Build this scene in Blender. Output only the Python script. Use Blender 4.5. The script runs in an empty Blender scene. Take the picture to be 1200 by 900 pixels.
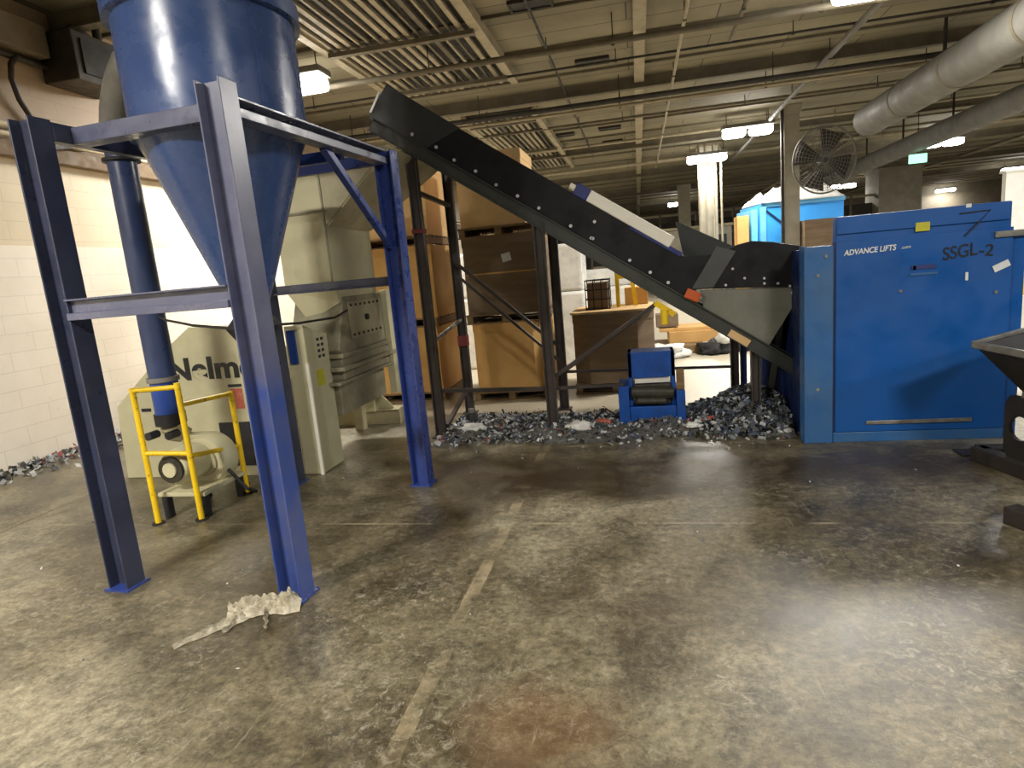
import bpy, math, random
from math import sin, cos, pi, radians, sqrt, atan2, hypot
from mathutils import Vector, Matrix, noise
random.seed(7)
SC = bpy.context.scene
COL = SC.collection
V3 = Vector

# ------------------------------------------------------------------ materials
def lin(c):
    return tuple(((x/255)/12.92 if x/255 <= .04045 else ((x/255+.055)/1.055)**2.4) for x in c) + (1,)

def newmat(name):
    m = bpy.data.materials.new(name); m.use_nodes = True
    nt = m.node_tree; b = nt.nodes['Principled BSDF']
    return m, nt, b

def nd(nt, typ, **kw):
    n = nt.nodes.new(typ)
    for k, v in kw.items():
        if hasattr(n, k): setattr(n, k, v)
        else: n.inputs[k].default_value = v
    return n

def noise_n(nt, scale, detail=5, rough=.6, vec=None):
    n = nt.nodes.new('ShaderNodeTexNoise')
    n.inputs['Scale'].default_value = scale; n.inputs['Detail'].default_value = detail
    n.inputs['Roughness'].default_value = rough
    if vec is not None: nt.links.new(vec, n.inputs['Vector'])
    return n

def ramp(nt, src, stops):
    r = nt.nodes.new('ShaderNodeValToRGB'); e = r.color_ramp.elements
    e[0].position = stops[0][0]; e[0].color = stops[0][1]
    e[1].position = stops[-1][0]; e[1].color = stops[-1][1]
    for p, c in stops[1:-1]:
        x = e.new(p); x.color = c
    nt.links.new(src, r.inputs['Fac']); return r

def mixc(nt, fac, a, b, mode='MIX'):
    n = nt.nodes.new('ShaderNodeMix'); n.data_type = 'RGBA'; n.blend_type = mode
    if hasattr(fac, 'default_value') or hasattr(fac, 'links'): nt.links.new(fac, n.inputs[0])
    else: n.inputs[0].default_value = fac
    for s, k in ((a, 6), (b, 7)):
        if isinstance(s, tuple): n.inputs[k].default_value = s
        else: nt.links.new(s, n.inputs[k])
    return n.outputs[2]

def G(v): return (v, v, v, 1)

def paint(name, c1, c2=None, rough=.45, metal=0., scale=3., spec=.5, bump=0., wear=None, wear_amt=.62, rvar=.15, vec_scale=None, coat=0.):
    m, nt, b = newmat(name)
    tc = nd(nt, 'ShaderNodeTexCoord'); vec = tc.outputs['Object']
    if vec_scale:
        mp = nd(nt, 'ShaderNodeMapping'); mp.inputs['Scale'].default_value = vec_scale
        nt.links.new(vec, mp.inputs['Vector']); vec = mp.outputs['Vector']
    c2 = c2 or tuple(int(x*.82) for x in c1)
    n = noise_n(nt, scale, 6, .65, vec)
    r = ramp(nt, n.outputs['Fac'], [(.35, lin(c1)), (.68, lin(c2))])
    out = r.outputs['Color']
    if wear:
        n2 = noise_n(nt, scale*5, 8, .75, vec)
        r2 = ramp(nt, n2.outputs['Fac'], [(wear_amt, G(0)), (wear_amt+.06, G(1))])
        out = mixc(nt, r2.outputs['Color'], out, lin(wear))
    nt.links.new(out, b.inputs['Base Color'])
    b.inputs['Metallic'].default_value = metal
    b.inputs['Specular IOR Level'].default_value = spec
    b.inputs['Coat Weight'].default_value = coat
    n3 = noise_n(nt, scale*2.3, 4, .6, vec)
    rr = ramp(nt, n3.outputs['Fac'], [(.3, G(max(.03, rough-rvar))), (.7, G(min(1, rough+rvar)))])
    nt.links.new(rr.outputs['Color'], b.inputs['Roughness'])
    if bump:
        bp = nd(nt, 'ShaderNodeBump'); bp.inputs['Strength'].default_value = bump; bp.inputs['Distance'].default_value = .01
        nt.links.new(n3.outputs['Fac'], bp.inputs['Height']); nt.links.new(bp.outputs['Normal'], b.inputs['Normal'])
    return m

def emit(name, c, s):
    m, nt, b = newmat(name)
    b.inputs['Base Color'].default_value = lin(c)
    b.inputs['Emission Color'].default_value = lin(c); b.inputs['Emission Strength'].default_value = s
    return m

M = {}
M['frame_blue'] = paint('frame_blue_paint', (42, 62, 132), (48, 64, 124), rough=.33, scale=4, bump=.05, spec=.6)
M['frame_faded_lit'] = paint('frame_faded_lit_blue_paint', (92, 95, 118), (74, 78, 102), rough=.34, scale=3, wear=(60, 66, 96), wear_amt=.64, spec=.6)  # faded paint; lamp sheen on the front beam is put into its pale tone
M['frame_shaded'] = paint('frame_shaded_blue_paint', (54, 59, 82), (44, 48, 62), rough=.38, scale=3, wear=(90, 92, 104), wear_amt=.68)  # darker copy of the frame blue; shade on the dim members painted in
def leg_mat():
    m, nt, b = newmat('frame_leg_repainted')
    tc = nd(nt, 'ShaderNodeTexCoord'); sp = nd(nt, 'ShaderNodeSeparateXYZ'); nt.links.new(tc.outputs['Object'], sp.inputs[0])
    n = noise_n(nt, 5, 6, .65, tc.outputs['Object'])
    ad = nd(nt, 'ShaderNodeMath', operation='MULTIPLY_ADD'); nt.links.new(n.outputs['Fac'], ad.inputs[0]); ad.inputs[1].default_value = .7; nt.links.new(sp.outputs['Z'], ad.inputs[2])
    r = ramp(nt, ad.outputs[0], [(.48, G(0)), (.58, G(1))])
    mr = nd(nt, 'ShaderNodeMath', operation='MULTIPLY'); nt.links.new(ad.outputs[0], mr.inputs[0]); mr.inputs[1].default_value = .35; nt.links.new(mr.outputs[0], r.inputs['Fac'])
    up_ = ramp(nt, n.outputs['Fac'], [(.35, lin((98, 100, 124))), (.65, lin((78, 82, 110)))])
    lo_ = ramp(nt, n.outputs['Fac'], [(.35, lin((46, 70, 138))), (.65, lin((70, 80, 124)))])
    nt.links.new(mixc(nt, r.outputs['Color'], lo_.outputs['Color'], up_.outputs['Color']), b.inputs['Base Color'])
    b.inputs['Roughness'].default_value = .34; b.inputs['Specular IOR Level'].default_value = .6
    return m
M['frame_leg'] = leg_mat()
M['hopper_blue'] = paint('hopper_blue_paint', (58, 80, 128), (52, 72, 116), rough=.28, scale=2, spec=.6)
M['pipe_blue'] = paint('pipe_blue_paint', (52, 66, 104), (42, 54, 86), rough=.4, scale=3)
M['pipe_bright'] = paint('bright_blue_paint', (28, 66, 148), (34, 62, 130), rough=.4)
M['dump_blue'] = paint('dumper_blue_paint', (0, 80, 156), (4, 74, 142), rough=.42, scale=1.6, wear=(70, 110, 150), wear_amt=.74)
M['dump_side'] = paint('dumper_side_paint', (34, 90, 148), (60, 96, 136), rough=.45, scale=3, wear=(110, 130, 150), wear_amt=.7)
M['dump_dark'] = paint('dumper_shaded_paint', (18, 40, 92), (16, 30, 64), rough=.5)  # darker blue; the shade on the dumper's side is put into it
M['press_blue'] = paint('press_blue_paint', (10, 78, 168), (12, 62, 130), rough=.45, scale=6, wear=(60, 64, 70), wear_amt=.66)
M['black'] = paint('black_paint', (13, 14, 15), (18, 19, 20), rough=.6, scale=3, spec=.3)
M['black_sheen'] = paint('black_lighter_paint', (34, 37, 36), (46, 49, 46), rough=.42, scale=2)  # lighter black; carries the lamplit tone of the conveyor's head end
M['rail'] = paint('dark_green_grey_paint', (46, 50, 45), (56, 58, 52), rough=.5, scale=5, wear=(100, 100, 92), wear_amt=.7)
M['legsteel'] = paint('dark_brown_steel', (54, 48, 46), (70, 62, 58), rough=.42, scale=6, metal=.2, wear=(110, 102, 98), wear_amt=.66)
M['chute'] = paint('grey_chute_paint', (122, 122, 108), (104, 104, 94), rough=.5, scale=3)
M['seam'] = paint('dark_grey_paint', (70, 73, 70), (62, 64, 62), rough=.5)
M['steel'] = paint('bare_steel', (170, 168, 160), (130, 128, 122), rough=.35, metal=.8, scale=6)
M['bolt'] = paint('bright_bolt_steel', (225, 225, 222), (200, 200, 200), rough=.3, metal=.3)
M['cream'] = paint('cream_paint', (202, 196, 160), (184, 178, 146), rough=.45, scale=2, wear=(150, 144, 118), wear_amt=.70)
M['cream_side'] = paint('cream_grubby_paint', (176, 168, 136), (150, 142, 114), rough=.5, scale=4, wear=(110, 104, 84), wear_amt=.68)
M['grey_cream'] = paint('grubby_grey_paint', (150, 146, 122), (124, 118, 96), rough=.5, scale=6, wear=(90, 86, 72), wear_amt=.66)
M['yellow'] = paint('yellow_paint', (240, 204, 24), (226, 184, 26), rough=.4, scale=4, wear=(60, 46, 28), wear_amt=.585)
M['card'] = paint('kraft_cardboard', (208, 168, 108), (194, 152, 94), rough=.85, scale=2.2, spec=.2)
M['card_brown'] = paint('brown_cardboard', (130, 112, 92), (112, 95, 76), rough=.85, scale=2.2, spec=.2, vec_scale=(1, 1, 5))
M['card_light'] = paint('light_cardboard', (222, 188, 138), (208, 172, 122), rough=.85, scale=2.2, spec=.2)
M['wood'] = paint('pallet_wood', (140, 116, 84), (108, 88, 64), rough=.85, scale=4, spec=.2, vec_scale=(1, 8, 8))
M['darkwood'] = paint('dark_oily_wood', (46, 38, 30), (34, 28, 24), rough=.7, scale=6)
M['white'] = paint('white_plastic', (232, 228, 214), (222, 216, 200), rough=.5)
M['white_film'] = paint('white_film', (226, 224, 216), (196, 196, 190), rough=.35, scale=5, bump=.5)
M['label_white'] = paint('white_label_paper', (222, 224, 222), (206, 208, 208), rough=.6)
M['label_yellow'] = paint('yellow_label', (196, 190, 40), (176, 170, 50), rough=.6, scale=12)
M['label_red'] = paint('red_label', (170, 70, 52), (196, 120, 100), rough=.6, scale=30)
M['label_dark'] = paint('dark_label', (28, 28, 34), (40, 40, 46), rough=.5)
M['ink'] = paint('black_lettering_ink', (14, 15, 18), (18, 20, 24), rough=.5)
M['rubber'] = paint('black_rubber', (20, 20, 22), (28, 28, 28), rough=.7)
M['grey_hose'] = paint('grey_hose', (120, 118, 112), (96, 94, 88), rough=.6)
M['orange'] = paint('orange_plastic', (206, 98, 34), (186, 80, 30), rough=.5)
M['red'] = paint('red_tape', (128, 48, 42), (100, 40, 38), rough=.6)
M['navy_tape'] = paint('navy_tape', (44, 54, 118), (36, 44, 92), rough=.4)
M['sky_blue'] = paint('sky_blue_plastic', (52, 150, 232), (60, 160, 236), rough=.45, scale=1.5)
M['sky_blue_light'] = paint('pale_blue_plastic', (120, 196, 240), (100, 184, 236), rough=.45)
M['concrete_col'] = paint('pale_column_paint', (158, 152, 136), (136, 130, 116), rough=.8, scale=2)
M['ceil_beam'] = paint('ceiling_beam_paint', (104, 96, 78), (84, 77, 62), rough=.7, scale=3)
M['ceil_pale'] = paint('ceiling_pale_paint', (158, 148, 124), (136, 127, 106), rough=.7, scale=4)
M['ceil_dark'] = paint('ceiling_dark_steel', (46, 41, 33), (34, 30, 24), rough=.7, scale=4)
M['duct'] = paint('grey_duct_metal', (104, 102, 96), (90, 88, 82), rough=.65, scale=2)
M['unit_dark'] = paint('dark_heater_paint', (52, 44, 32), (40, 34, 26), rough=.6, scale=4)
M['unit_grey'] = paint('grey_cabinet_paint', (120, 106, 84), (104, 92, 72), rough=.6, scale=3)
M['pipe_white'] = paint('white_pipe_paint', (206, 196, 172), (190, 178, 152), rough=.5)
M['ledge'] = paint('brown_ledge_paint', (118, 96, 68), (96, 78, 54), rough=.7, scale=5)
M['tub'] = paint('black_tub_paint', (30, 28, 26), (46, 42, 36), rough=.5, scale=4, wear=(90, 84, 74), wear_amt=.68)
M['rim'] = paint('worn_steel_rim', (150, 148, 142), (110, 108, 102), rough=.4, metal=.5, scale=9)
M['cloth'] = paint('dirty_white_plastic_sheet', (190, 182, 160), (132, 122, 98), rough=.4, scale=22, bump=.6)
M['grime'] = paint('grimy_machine', (62, 58, 46), (36, 34, 28), rough=.55, scale=14, wear=(140, 134, 110), wear_amt=.64)
M['cable'] = paint('black_cable', (22, 20, 20), (30, 28, 26), rough=.6)
M['emit'] = emit('lamp_diffuser', (255, 252, 244), 30.)
M['exit'] = emit('green_sign_light', (150, 230, 190), 1.6)
CH = [paint('shred_'+n, c, d, rough=.5, scale=20) for n, c, d in (
    ('dark', (44, 46, 50), (30, 32, 34)), ('grey', (104, 108, 110), (78, 80, 84)), ('pale', (198, 200, 198), (164, 166, 168)),
    ('blue_grey', (92, 104, 124), (64, 72, 90)), ('olive', (92, 90, 74), (66, 64, 52)), ('pink', (164, 96, 92), (140, 70, 70)))]

def wall_mat():
    m, nt, b = newmat('painted_block_wall')
    tc = nd(nt, 'ShaderNodeTexCoord'); sp = nd(nt, 'ShaderNodeSeparateXYZ'); nt.links.new(tc.outputs['Object'], sp.inputs[0])
    cb = nd(nt, 'ShaderNodeCombineXYZ'); nt.links.new(sp.outputs['Y'], cb.inputs['X']); nt.links.new(sp.outputs['Z'], cb.inputs['Y'])
    br = nd(nt, 'ShaderNodeTexBrick'); nt.links.new(cb.outputs[0], br.inputs['Vector'])
    br.inputs['Scale'].default_value = 1; br.inputs['Brick Width'].default_value = .6; br.inputs['Row Height'].default_value = .2
    br.inputs['Mortar Size'].default_value = .006; br.inputs['Mortar Smooth'].default_value = .6
    br.inputs['Color1'].default_value = G(1); br.inputs['Color2'].default_value = G(.97); br.inputs['Mortar'].default_value = G(.84)
    n = noise_n(nt, 1.1, 7, .65, tc.outputs['Object'])
    n2 = noise_n(nt, 9, 5, .7, tc.outputs['Object'])
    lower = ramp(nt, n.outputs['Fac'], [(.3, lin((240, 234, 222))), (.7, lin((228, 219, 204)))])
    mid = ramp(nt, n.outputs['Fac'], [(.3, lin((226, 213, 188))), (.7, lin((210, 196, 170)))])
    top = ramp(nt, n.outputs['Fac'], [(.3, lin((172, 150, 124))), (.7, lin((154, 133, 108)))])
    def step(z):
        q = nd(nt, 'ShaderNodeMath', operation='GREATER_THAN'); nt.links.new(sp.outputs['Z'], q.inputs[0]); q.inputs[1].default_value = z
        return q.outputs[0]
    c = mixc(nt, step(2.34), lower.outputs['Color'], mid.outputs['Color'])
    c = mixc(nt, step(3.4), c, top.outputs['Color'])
    c = mixc(nt, 1., c, br.outputs['Color'], 'MULTIPLY')
    r2 = ramp(nt, n2.outputs['Fac'], [(.64, G(0)), (.74, G(.35))])
    c = mixc(nt, r2.outputs['Color'], c, lin((176, 160, 132)))
    nt.links.new(c, b.inputs['Base Color']); b.inputs['Roughness'].default_value = .6
    bp = nd(nt, 'ShaderNodeBump'); bp.inputs['Strength'].default_value = .3; bp.inputs['Distance'].default_value = .01
    nt.links.new(br.outputs['Color'], bp.inputs['Height']); nt.links.new(bp.outputs['Normal'], b.inputs['Normal'])
    return m

def floor_mat():
    m, nt, b = newmat('stained_concrete_floor')
    tc = nd(nt, 'ShaderNodeTexCoord'); vec = tc.outputs['Object']
    sp = nd(nt, 'ShaderNodeSeparateXYZ'); nt.links.new(vec, sp.inputs[0])
    wob = noise_n(nt, 2.2, 4, .6, vec)
    big = noise_n(nt, .55, 6, .6, vec)
    mid = noise_n(nt, 2.4, 9, .72, vec)
    fine = noise_n(nt, 22, 8, .8, vec)
    big.inputs['Distortion'].default_value = .6; mid.inputs['Distortion'].default_value = .5
    base = ramp(nt, big.outputs['Fac'], [(.38, lin((66, 58, 40))), (.5, lin((104, 96, 75))), (.64, lin((136, 129, 108)))])
    mm = ramp(nt, mid.outputs['Fac'], [(.38, G(.52)), (.5, G(.95)), (.62, G(1.3))])
    c = mixc(nt, 1., base.outputs['Color'], mm.outputs['Color'], 'MULTIPLY')
    ff = ramp(nt, fine.outputs['Fac'], [(.36, G(.5)), (.64, G(1.5))])
    c = mixc(nt, 1., c, ff.outputs['Color'], 'MULTIPLY')
    # pale abrasions: fine scuffs gathered in drifts
    sc = noise_n(nt, 19, 10, .85, vec); sc.inputs['Distortion'].default_value = .8
    ab = ramp(nt, sc.outputs['Fac'], [(.51, G(0)), (.66, G(.7))])
    dr = noise_n(nt, 1.3, 5, .6, vec); dd = ramp(nt, dr.outputs['Fac'], [(.42, G(.12)), (.62, G(1))])
    abf = nd(nt, 'ShaderNodeMath', operation='MULTIPLY'); nt.links.new(ab.outputs['Color'], abf.inputs[0]); nt.links.new(dd.outputs['Color'], abf.inputs[1])
    c = mixc(nt, abf.outputs[0], c, lin((190, 182, 160)))
    # long drag scratches
    mp2 = nd(nt, 'ShaderNodeMapping'); mp2.inputs['Scale'].default_value = (26, 1.6, 1); mp2.inputs['Rotation'].default_value = (0, 0, .5); nt.links.new(vec, mp2.inputs['Vector'])
    st = noise_n(nt, 1., 6, .75, mp2.outputs['Vector']); sr = ramp(nt, st.outputs['Fac'], [(.62, G(0)), (.70, G(.35))])
    c = mixc(nt, sr.outputs['Color'], c, lin((176, 168, 146)))
    def band(chan, pos, w, jag=.05):
        a = nd(nt, 'ShaderNodeMath', operation='SUBTRACT'); nt.links.new(sp.outputs[chan], a.inputs[0]); a.inputs[1].default_value = pos
        wv = nd(nt, 'ShaderNodeMath', operation='MULTIPLY_ADD'); nt.links.new(mid.outputs['Fac'], wv.inputs[0]); wv.inputs[1].default_value = jag; wv.inputs[2].default_value = -jag/2
        s = nd(nt, 'ShaderNodeMath', operation='ADD'); nt.links.new(a.outputs[0], s.inputs[0]); nt.links.new(wv.outputs[0], s.inputs[1])
        ab_ = nd(nt, 'ShaderNodeMath', operation='ABSOLUTE'); nt.links.new(s.outputs[0], ab_.inputs[0])
        l = nd(nt, 'ShaderNodeMath', operation='LESS_THAN'); nt.links.new(ab_.outputs[0], l.inputs[0]); l.inputs[1].default_value = w
        return l.outputs[0]
    def mul(a, b_):
        n = nd(nt, 'ShaderNodeMath', operation='MULTIPLY')
        for i, s in enumerate((a, b_)):
            if isinstance(s, float): n.inputs[i].default_value = s
            else: nt.links.new(s, n.inputs[i])
        return n.outputs[0]
    patchy = ramp(nt, wob.outputs['Fac'], [(.46, G(0)), (.60, G(.6))])
    c = mixc(nt, mul(band('X', -.91, .035, .06), patchy.outputs['Color']), c, lin((176, 160, 128)))
    c = mixc(nt, mul(band('X', -.965, .006, .03), mul(patchy.outputs['Color'], .7)), c, lin((60, 50, 38)))
    c = mixc(nt, mul(band('X', -4.8, .012, .02), .8), c, lin((70, 62, 50)))
    c = mixc(nt, mul(band('Y', 3.69, .012, .03), mul(patchy.outputs['Color'], .7)), c, lin((180, 168, 140)))
    c = mixc(nt, mul(band('Y', 5.40, .02, .05), mul(patchy.outputs['Color'], .8)), c, lin((176, 164, 136)))
    # rust patch near the camera, dark stains, conveyor and dumper shadows painted in
    def blob(x, y, rx, ry, soft):
        mp = nd(nt, 'ShaderNodeMapping'); mp.vector_type = 'TEXTURE'
        mp.inputs['Location'].default_value = (x, y, 0); mp.inputs['Scale'].default_value = (rx, ry, 1)
        nt.links.new(vec, mp.inputs['Vector'])
        ln = nd(nt, 'ShaderNodeVectorMath', operation='LENGTH'); nt.links.new(mp.outputs[0], ln.inputs[0])
        ad = nd(nt, 'ShaderNodeMath', operation='ADD'); nt.links.new(ln.outputs['Value'], ad.inputs[0])
        sm = mul(mid.outputs['Fac'], 1.6); nt.links.new(sm, ad.inputs[1])
        r = ramp(nt, ad.outputs[0], [(max(0, 1.-soft), G(1)), (1., G(0))])
        mr = nd(nt, 'ShaderNodeMath', operation='MULTIPLY'); nt.links.new(ad.outputs[0], mr.inputs[0]); mr.inputs[1].default_value = .55
        nt.links.new(mr.outputs[0], r.inputs['Fac'])
        return r.outputs['Color']
    c = mixc(nt, mul(blob(-.42, 1.92, .36, .30, .35), .3), c, lin((128, 92, 62)))
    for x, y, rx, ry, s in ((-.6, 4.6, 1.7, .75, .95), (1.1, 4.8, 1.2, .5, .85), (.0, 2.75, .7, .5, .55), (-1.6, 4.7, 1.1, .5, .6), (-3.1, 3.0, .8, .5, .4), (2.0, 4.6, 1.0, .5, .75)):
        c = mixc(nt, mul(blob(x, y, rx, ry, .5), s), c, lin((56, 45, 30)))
    # far side of the machines: cleaner slab, lamp glare painted into its pale tone
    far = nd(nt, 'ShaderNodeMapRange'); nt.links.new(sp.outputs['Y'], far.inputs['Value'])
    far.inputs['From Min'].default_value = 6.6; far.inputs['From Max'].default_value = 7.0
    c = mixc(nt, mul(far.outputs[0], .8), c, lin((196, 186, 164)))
    nt.links.new(c, b.inputs['Base Color'])
    rg = ramp(nt, mid.outputs['Fac'], [(.3, G(.29)), (.55, G(.38)), (.75, G(.56))])
    nt.links.new(rg.outputs['Color'], b.inputs['Roughness'])
    bp = nd(nt, 'ShaderNodeBump'); bp.inputs['Strength'].default_value = .22; bp.inputs['Distance'].default_value = .01
    nt.links.new(fine.outputs['Fac'], bp.inputs['Height']); nt.links.new(bp.outputs['Normal'], b.inputs['Normal'])
    return m

def ceil_mat():
    m, nt, b = newmat('ceiling_deck_panels')
    tc = nd(nt, 'ShaderNodeTexCoord')
    br = nd(nt, 'ShaderNodeTexBrick'); nt.links.new(tc.outputs['Object'], br.inputs['Vector'])
    br.inputs['Scale'].default_value = 1; br.inputs['Brick Width'].default_value = 2.6; br.inputs['Row Height'].default_value = .62
    br.inputs['Mortar Size'].default_value = .012; br.inputs['Mortar Smooth'].default_value = .3
    br.inputs['Color1'].default_value = lin((130, 122, 99)); br.inputs['Color2'].default_value = lin((116, 109, 88)); br.inputs['Mortar'].default_value = lin((62, 57, 46))
    n = noise_n(nt, .8, 6, .65, tc.outputs['Object'])
    r = ramp(nt, n.outputs['Fac'], [(.3, G(.72)), (.7, G(1.12))])
    nt.links.new(mixc(nt, 1., br.outputs['Color'], r.outputs['Color'], 'MULTIPLY'), b.inputs['Base Color'])
    b.inputs['Roughness'].default_value = .75
    return m
M['wall'] = wall_mat(); M['floor'] = floor_mat(); M['ceiling'] = ceil_mat()
M['far_wall'] = paint('far_wall_paint', (120, 112, 96), (92, 86, 74), rough=.7, scale=.6)

# ------------------------------------------------------------------ mesh builder
class MB:
    def __init__(s): s.v = []; s.f = []; s.mi = []; s.cur = 0
    def add(s, vs, fs):
        o = len(s.v); s.v += [V3(p) for p in vs]
        for f in fs: s.f.append([i+o for i in f]); s.mi.append(s.cur)
        return s
    def box(s, x0, x1, y0, y1, z0, z1):
        vs = [(x, y, z) for z in (z0, z1) for y in (y0, y1) for x in (x0, x1)]
        return s.add(vs, [(0, 2, 3, 1), (4, 5, 7, 6), (0, 1, 5, 4), (2, 6, 7, 3), (0, 4, 6, 2), (1, 3, 7, 5)])
    def bar(s, p0, p1, w, h, up=(0, 0, 1)):
        p0, p1 = V3(p0), V3(p1); d = (p1-p0).normalized(); up = V3(up)
        if abs(d.dot(up)) > .99: up = V3((0, 1, 0))
        sd = d.cross(up).normalized(); u = sd.cross(d).normalized()
        vs = [p+sd*a*w/2+u*b*h/2 for p in (p0, p1) for a, b in ((-1, -1), (1, -1), (1, 1), (-1, 1))]
        return s.add(vs, [(0, 1, 2, 3), (7, 6, 5, 4), (0, 4, 5, 1), (1, 5, 6, 2), (2, 6, 7, 3), (3, 7, 4, 0)])
    def tube(s, pts, r, n=10, caps=True):
        pts = [V3(p) for p in pts]; rs = r if isinstance(r, (list, tuple)) else [r]*len(pts)
        ref = None; o = len(s.v); vs = []; fs = []
        for i, p in enumerate(pts):
            d = (pts[min(i+1, len(pts)-1)]-pts[max(i-1, 0)]).normalized()
            if ref is None:
                ref = V3((0, 0, 1)) if abs(d.z) < .9 else V3((1, 0, 0))
            a = (ref-d*ref.dot(d)).normalized(); ref = a; b = d.cross(a)
            vs += [p+(a*cos(2*pi*k/n)+b*sin(2*pi*k/n))*rs[i] for k in range(n)]
        for i in range(len(pts)-1):
            for k in range(n):
                fs.append((i*n+k, i*n+(k+1) % n, (i+1)*n+(k+1) % n, (i+1)*n+k))
        if caps:
            fs.append(tuple(range(n))[::-1]); fs.append(tuple((len(pts)-1)*n+k for k in range(n)))
        return s.add(vs, fs)
    def lathe(s, prof, c=(0, 0, 0), n=32, caps=True, ph=0.):
        vs = []; fs = []
        for r, z in prof:
            vs += [(c[0]+r*cos(2*pi*k/n+ph), c[1]+r*sin(2*pi*k/n+ph), c[2]+z) for k in range(n)]
        for i in range(len(prof)-1):
            for k in range(n): fs.append((i*n+k, i*n+(k+1) % n, (i+1)*n+(k+1) % n, (i+1)*n+k))
        if caps:
            fs.append(tuple(range(n))[::-1]); fs.append(tuple((len(prof)-1)*n+k for k in range(n)))
        return s.add(vs, fs)
    def prism(s, poly, plane, a0, a1):
        def P(u, v, a): return {'xz': (u, a, v), 'yz': (a, u, v), 'xy': (u, v, a)}[plane]
        n = len(poly); vs = [P(u, v, a0) for u, v in poly]+[P(u, v, a1) for u, v in poly]
        fs = [tuple(range(n)), tuple(range(2*n-1, n-1, -1))]+[(i, n+i, n+(i+1) % n, (i+1) % n) for i in range(n)]
        return s.add(vs, fs)
    def slab(s, pts, t):   # thick sheet through a planar loop of 3-D points
        pts = [V3(p) for p in pts]; nn = (pts[1]-pts[0]).cross(pts[2]-pts[0]).normalized()*t/2; n = len(pts)
        vs = [p-nn for p in pts]+[p+nn for p in pts]
        return s.add(vs, [tuple(range(n))[::-1], tuple(range(n, 2*n))]+[(i, (i+1) % n, n+(i+1) % n, n+i) for i in range(n)])
    def build(s, name, mat, parent=None, bevel=0., smooth=False, local=False):
        vs = s.v
        if parent is not None and not local:
            r = parent
            while r.parent: r = r.parent
            inv = (Matrix.Translation(r.location) @ r.rotation_euler.to_matrix().to_4x4()).inverted()
            vs = [inv @ p for p in vs]
        me = bpy.data.meshes.new(name); me.from_pydata([tuple(p) for p in vs], [], s.f)
        mats = mat if isinstance(mat, list) else [mat]
        for mm in mats: me.materials.append(mm)
        if len(mats) > 1: me.polygons.foreach_set('material_index', s.mi)
        import bmesh
        bm = bmesh.new(); bm.from_mesh(me); bmesh.ops.recalc_face_normals(bm, faces=bm.faces); bm.to_mesh(me); bm.free()
        o = bpy.data.objects.new(name, me); COL.objects.link(o)
        if parent is not None: o.parent = parent
        if bevel:
            b = o.modifiers.new('bevel', 'BEVEL'); b.width = bevel; b.segments = 2; b.limit_method = 'ANGLE'; b.angle_limit = radians(40)
        if smooth:
            me.polygons.foreach_set('use_smooth', [True]*len(me.polygons))
            try: me.set_sharp_from_angle(angle=radians(40))
            except Exception: pass
        return o

def thing(name, label, cat, loc=(0, 0, 0), rz=0., group=None):
    o = bpy.data.objects.new(name, None); COL.objects.link(o); o.location = loc; o.rotation_euler = (0, 0, rz)
    o.empty_display_size = .1; return tag(o, label, cat, group)
def tag(o, label, cat, group=None, kind=None):
    o['label'] = label; o['category'] = cat
    if group: o['group'] = group
    if kind: o['kind'] = kind
    return o
def struct(o, label=None):
    o['kind'] = 'structure'
    if label: o['label'] = label
    return o
def centre(o, at):     # move a single-mesh thing's origin to its base without moving it
    at = V3(at); o.data.transform(Matrix.Translation(-at)); o.location = at; return o
def dup(root, loc, rz, label, group=None):
    r = root.copy(); COL.objects.link(r); r.location = loc; r.rotation_euler = (0, 0, rz); r['label'] = label
    if group: r['group'] = group
    for ch in list(root.children):
        c = ch.copy(); COL.objects.link(c); c.parent = r
        for g in ch.children:
            d = g.copy(); COL.objects.link(d); d.parent = c
    return r
def lettering(name, txt, size, loc, rot, mat, parent, bold=0., shear=0., extr=.0015, sx=1.):
    cu = bpy.data.curves.new(name, 'FONT'); cu.body = txt; cu.size = size; cu.offset = bold; cu.shear = shear; cu.extrude = extr
    cu.materials.append(mat)
    o = bpy.data.objects.new(name, cu); COL.objects.link(o)
    me = bpy.data.meshes.new_from_object(o.evaluated_get(bpy.context.evaluated_depsgraph_get()))
    bpy.data.objects.remove(o); o = bpy.data.objects.new(name, me); COL.objects.link(o)
    r = parent
    while r.parent: r = r.parent
    from mathutils import Euler
    me.transform(Matrix.Translation(V3(loc)-r.location) @ Euler(rot).to_matrix().to_4x4() @ Matrix.Diagonal((sx, 1, 1, 1)))
    o.parent = parent
    return o

# ------------------------------------------------------------------ setting
H = 5.0
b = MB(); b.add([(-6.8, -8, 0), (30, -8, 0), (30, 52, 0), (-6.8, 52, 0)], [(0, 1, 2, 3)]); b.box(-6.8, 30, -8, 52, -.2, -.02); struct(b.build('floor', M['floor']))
b = MB(); b.box(-6.8, 30, -8, 52, H, H+.2); struct(b.build('ceiling', M['ceiling']))
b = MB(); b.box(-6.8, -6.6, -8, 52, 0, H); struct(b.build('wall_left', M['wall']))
b = MB(); b.box(-6.6, 30, 51.8, 52, 0, H); struct(b.build('wall_back', M['far_wall']))
b = MB(); b.box(29.8, 30, -8, 51.8, 0, H); struct(b.build('wall_right', M['far_wall']))
b = MB(); b.box(-6.6, 29.8, -8, -7.8, 0, H); struct(b.build('wall_front', M['far_wall']))
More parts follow.
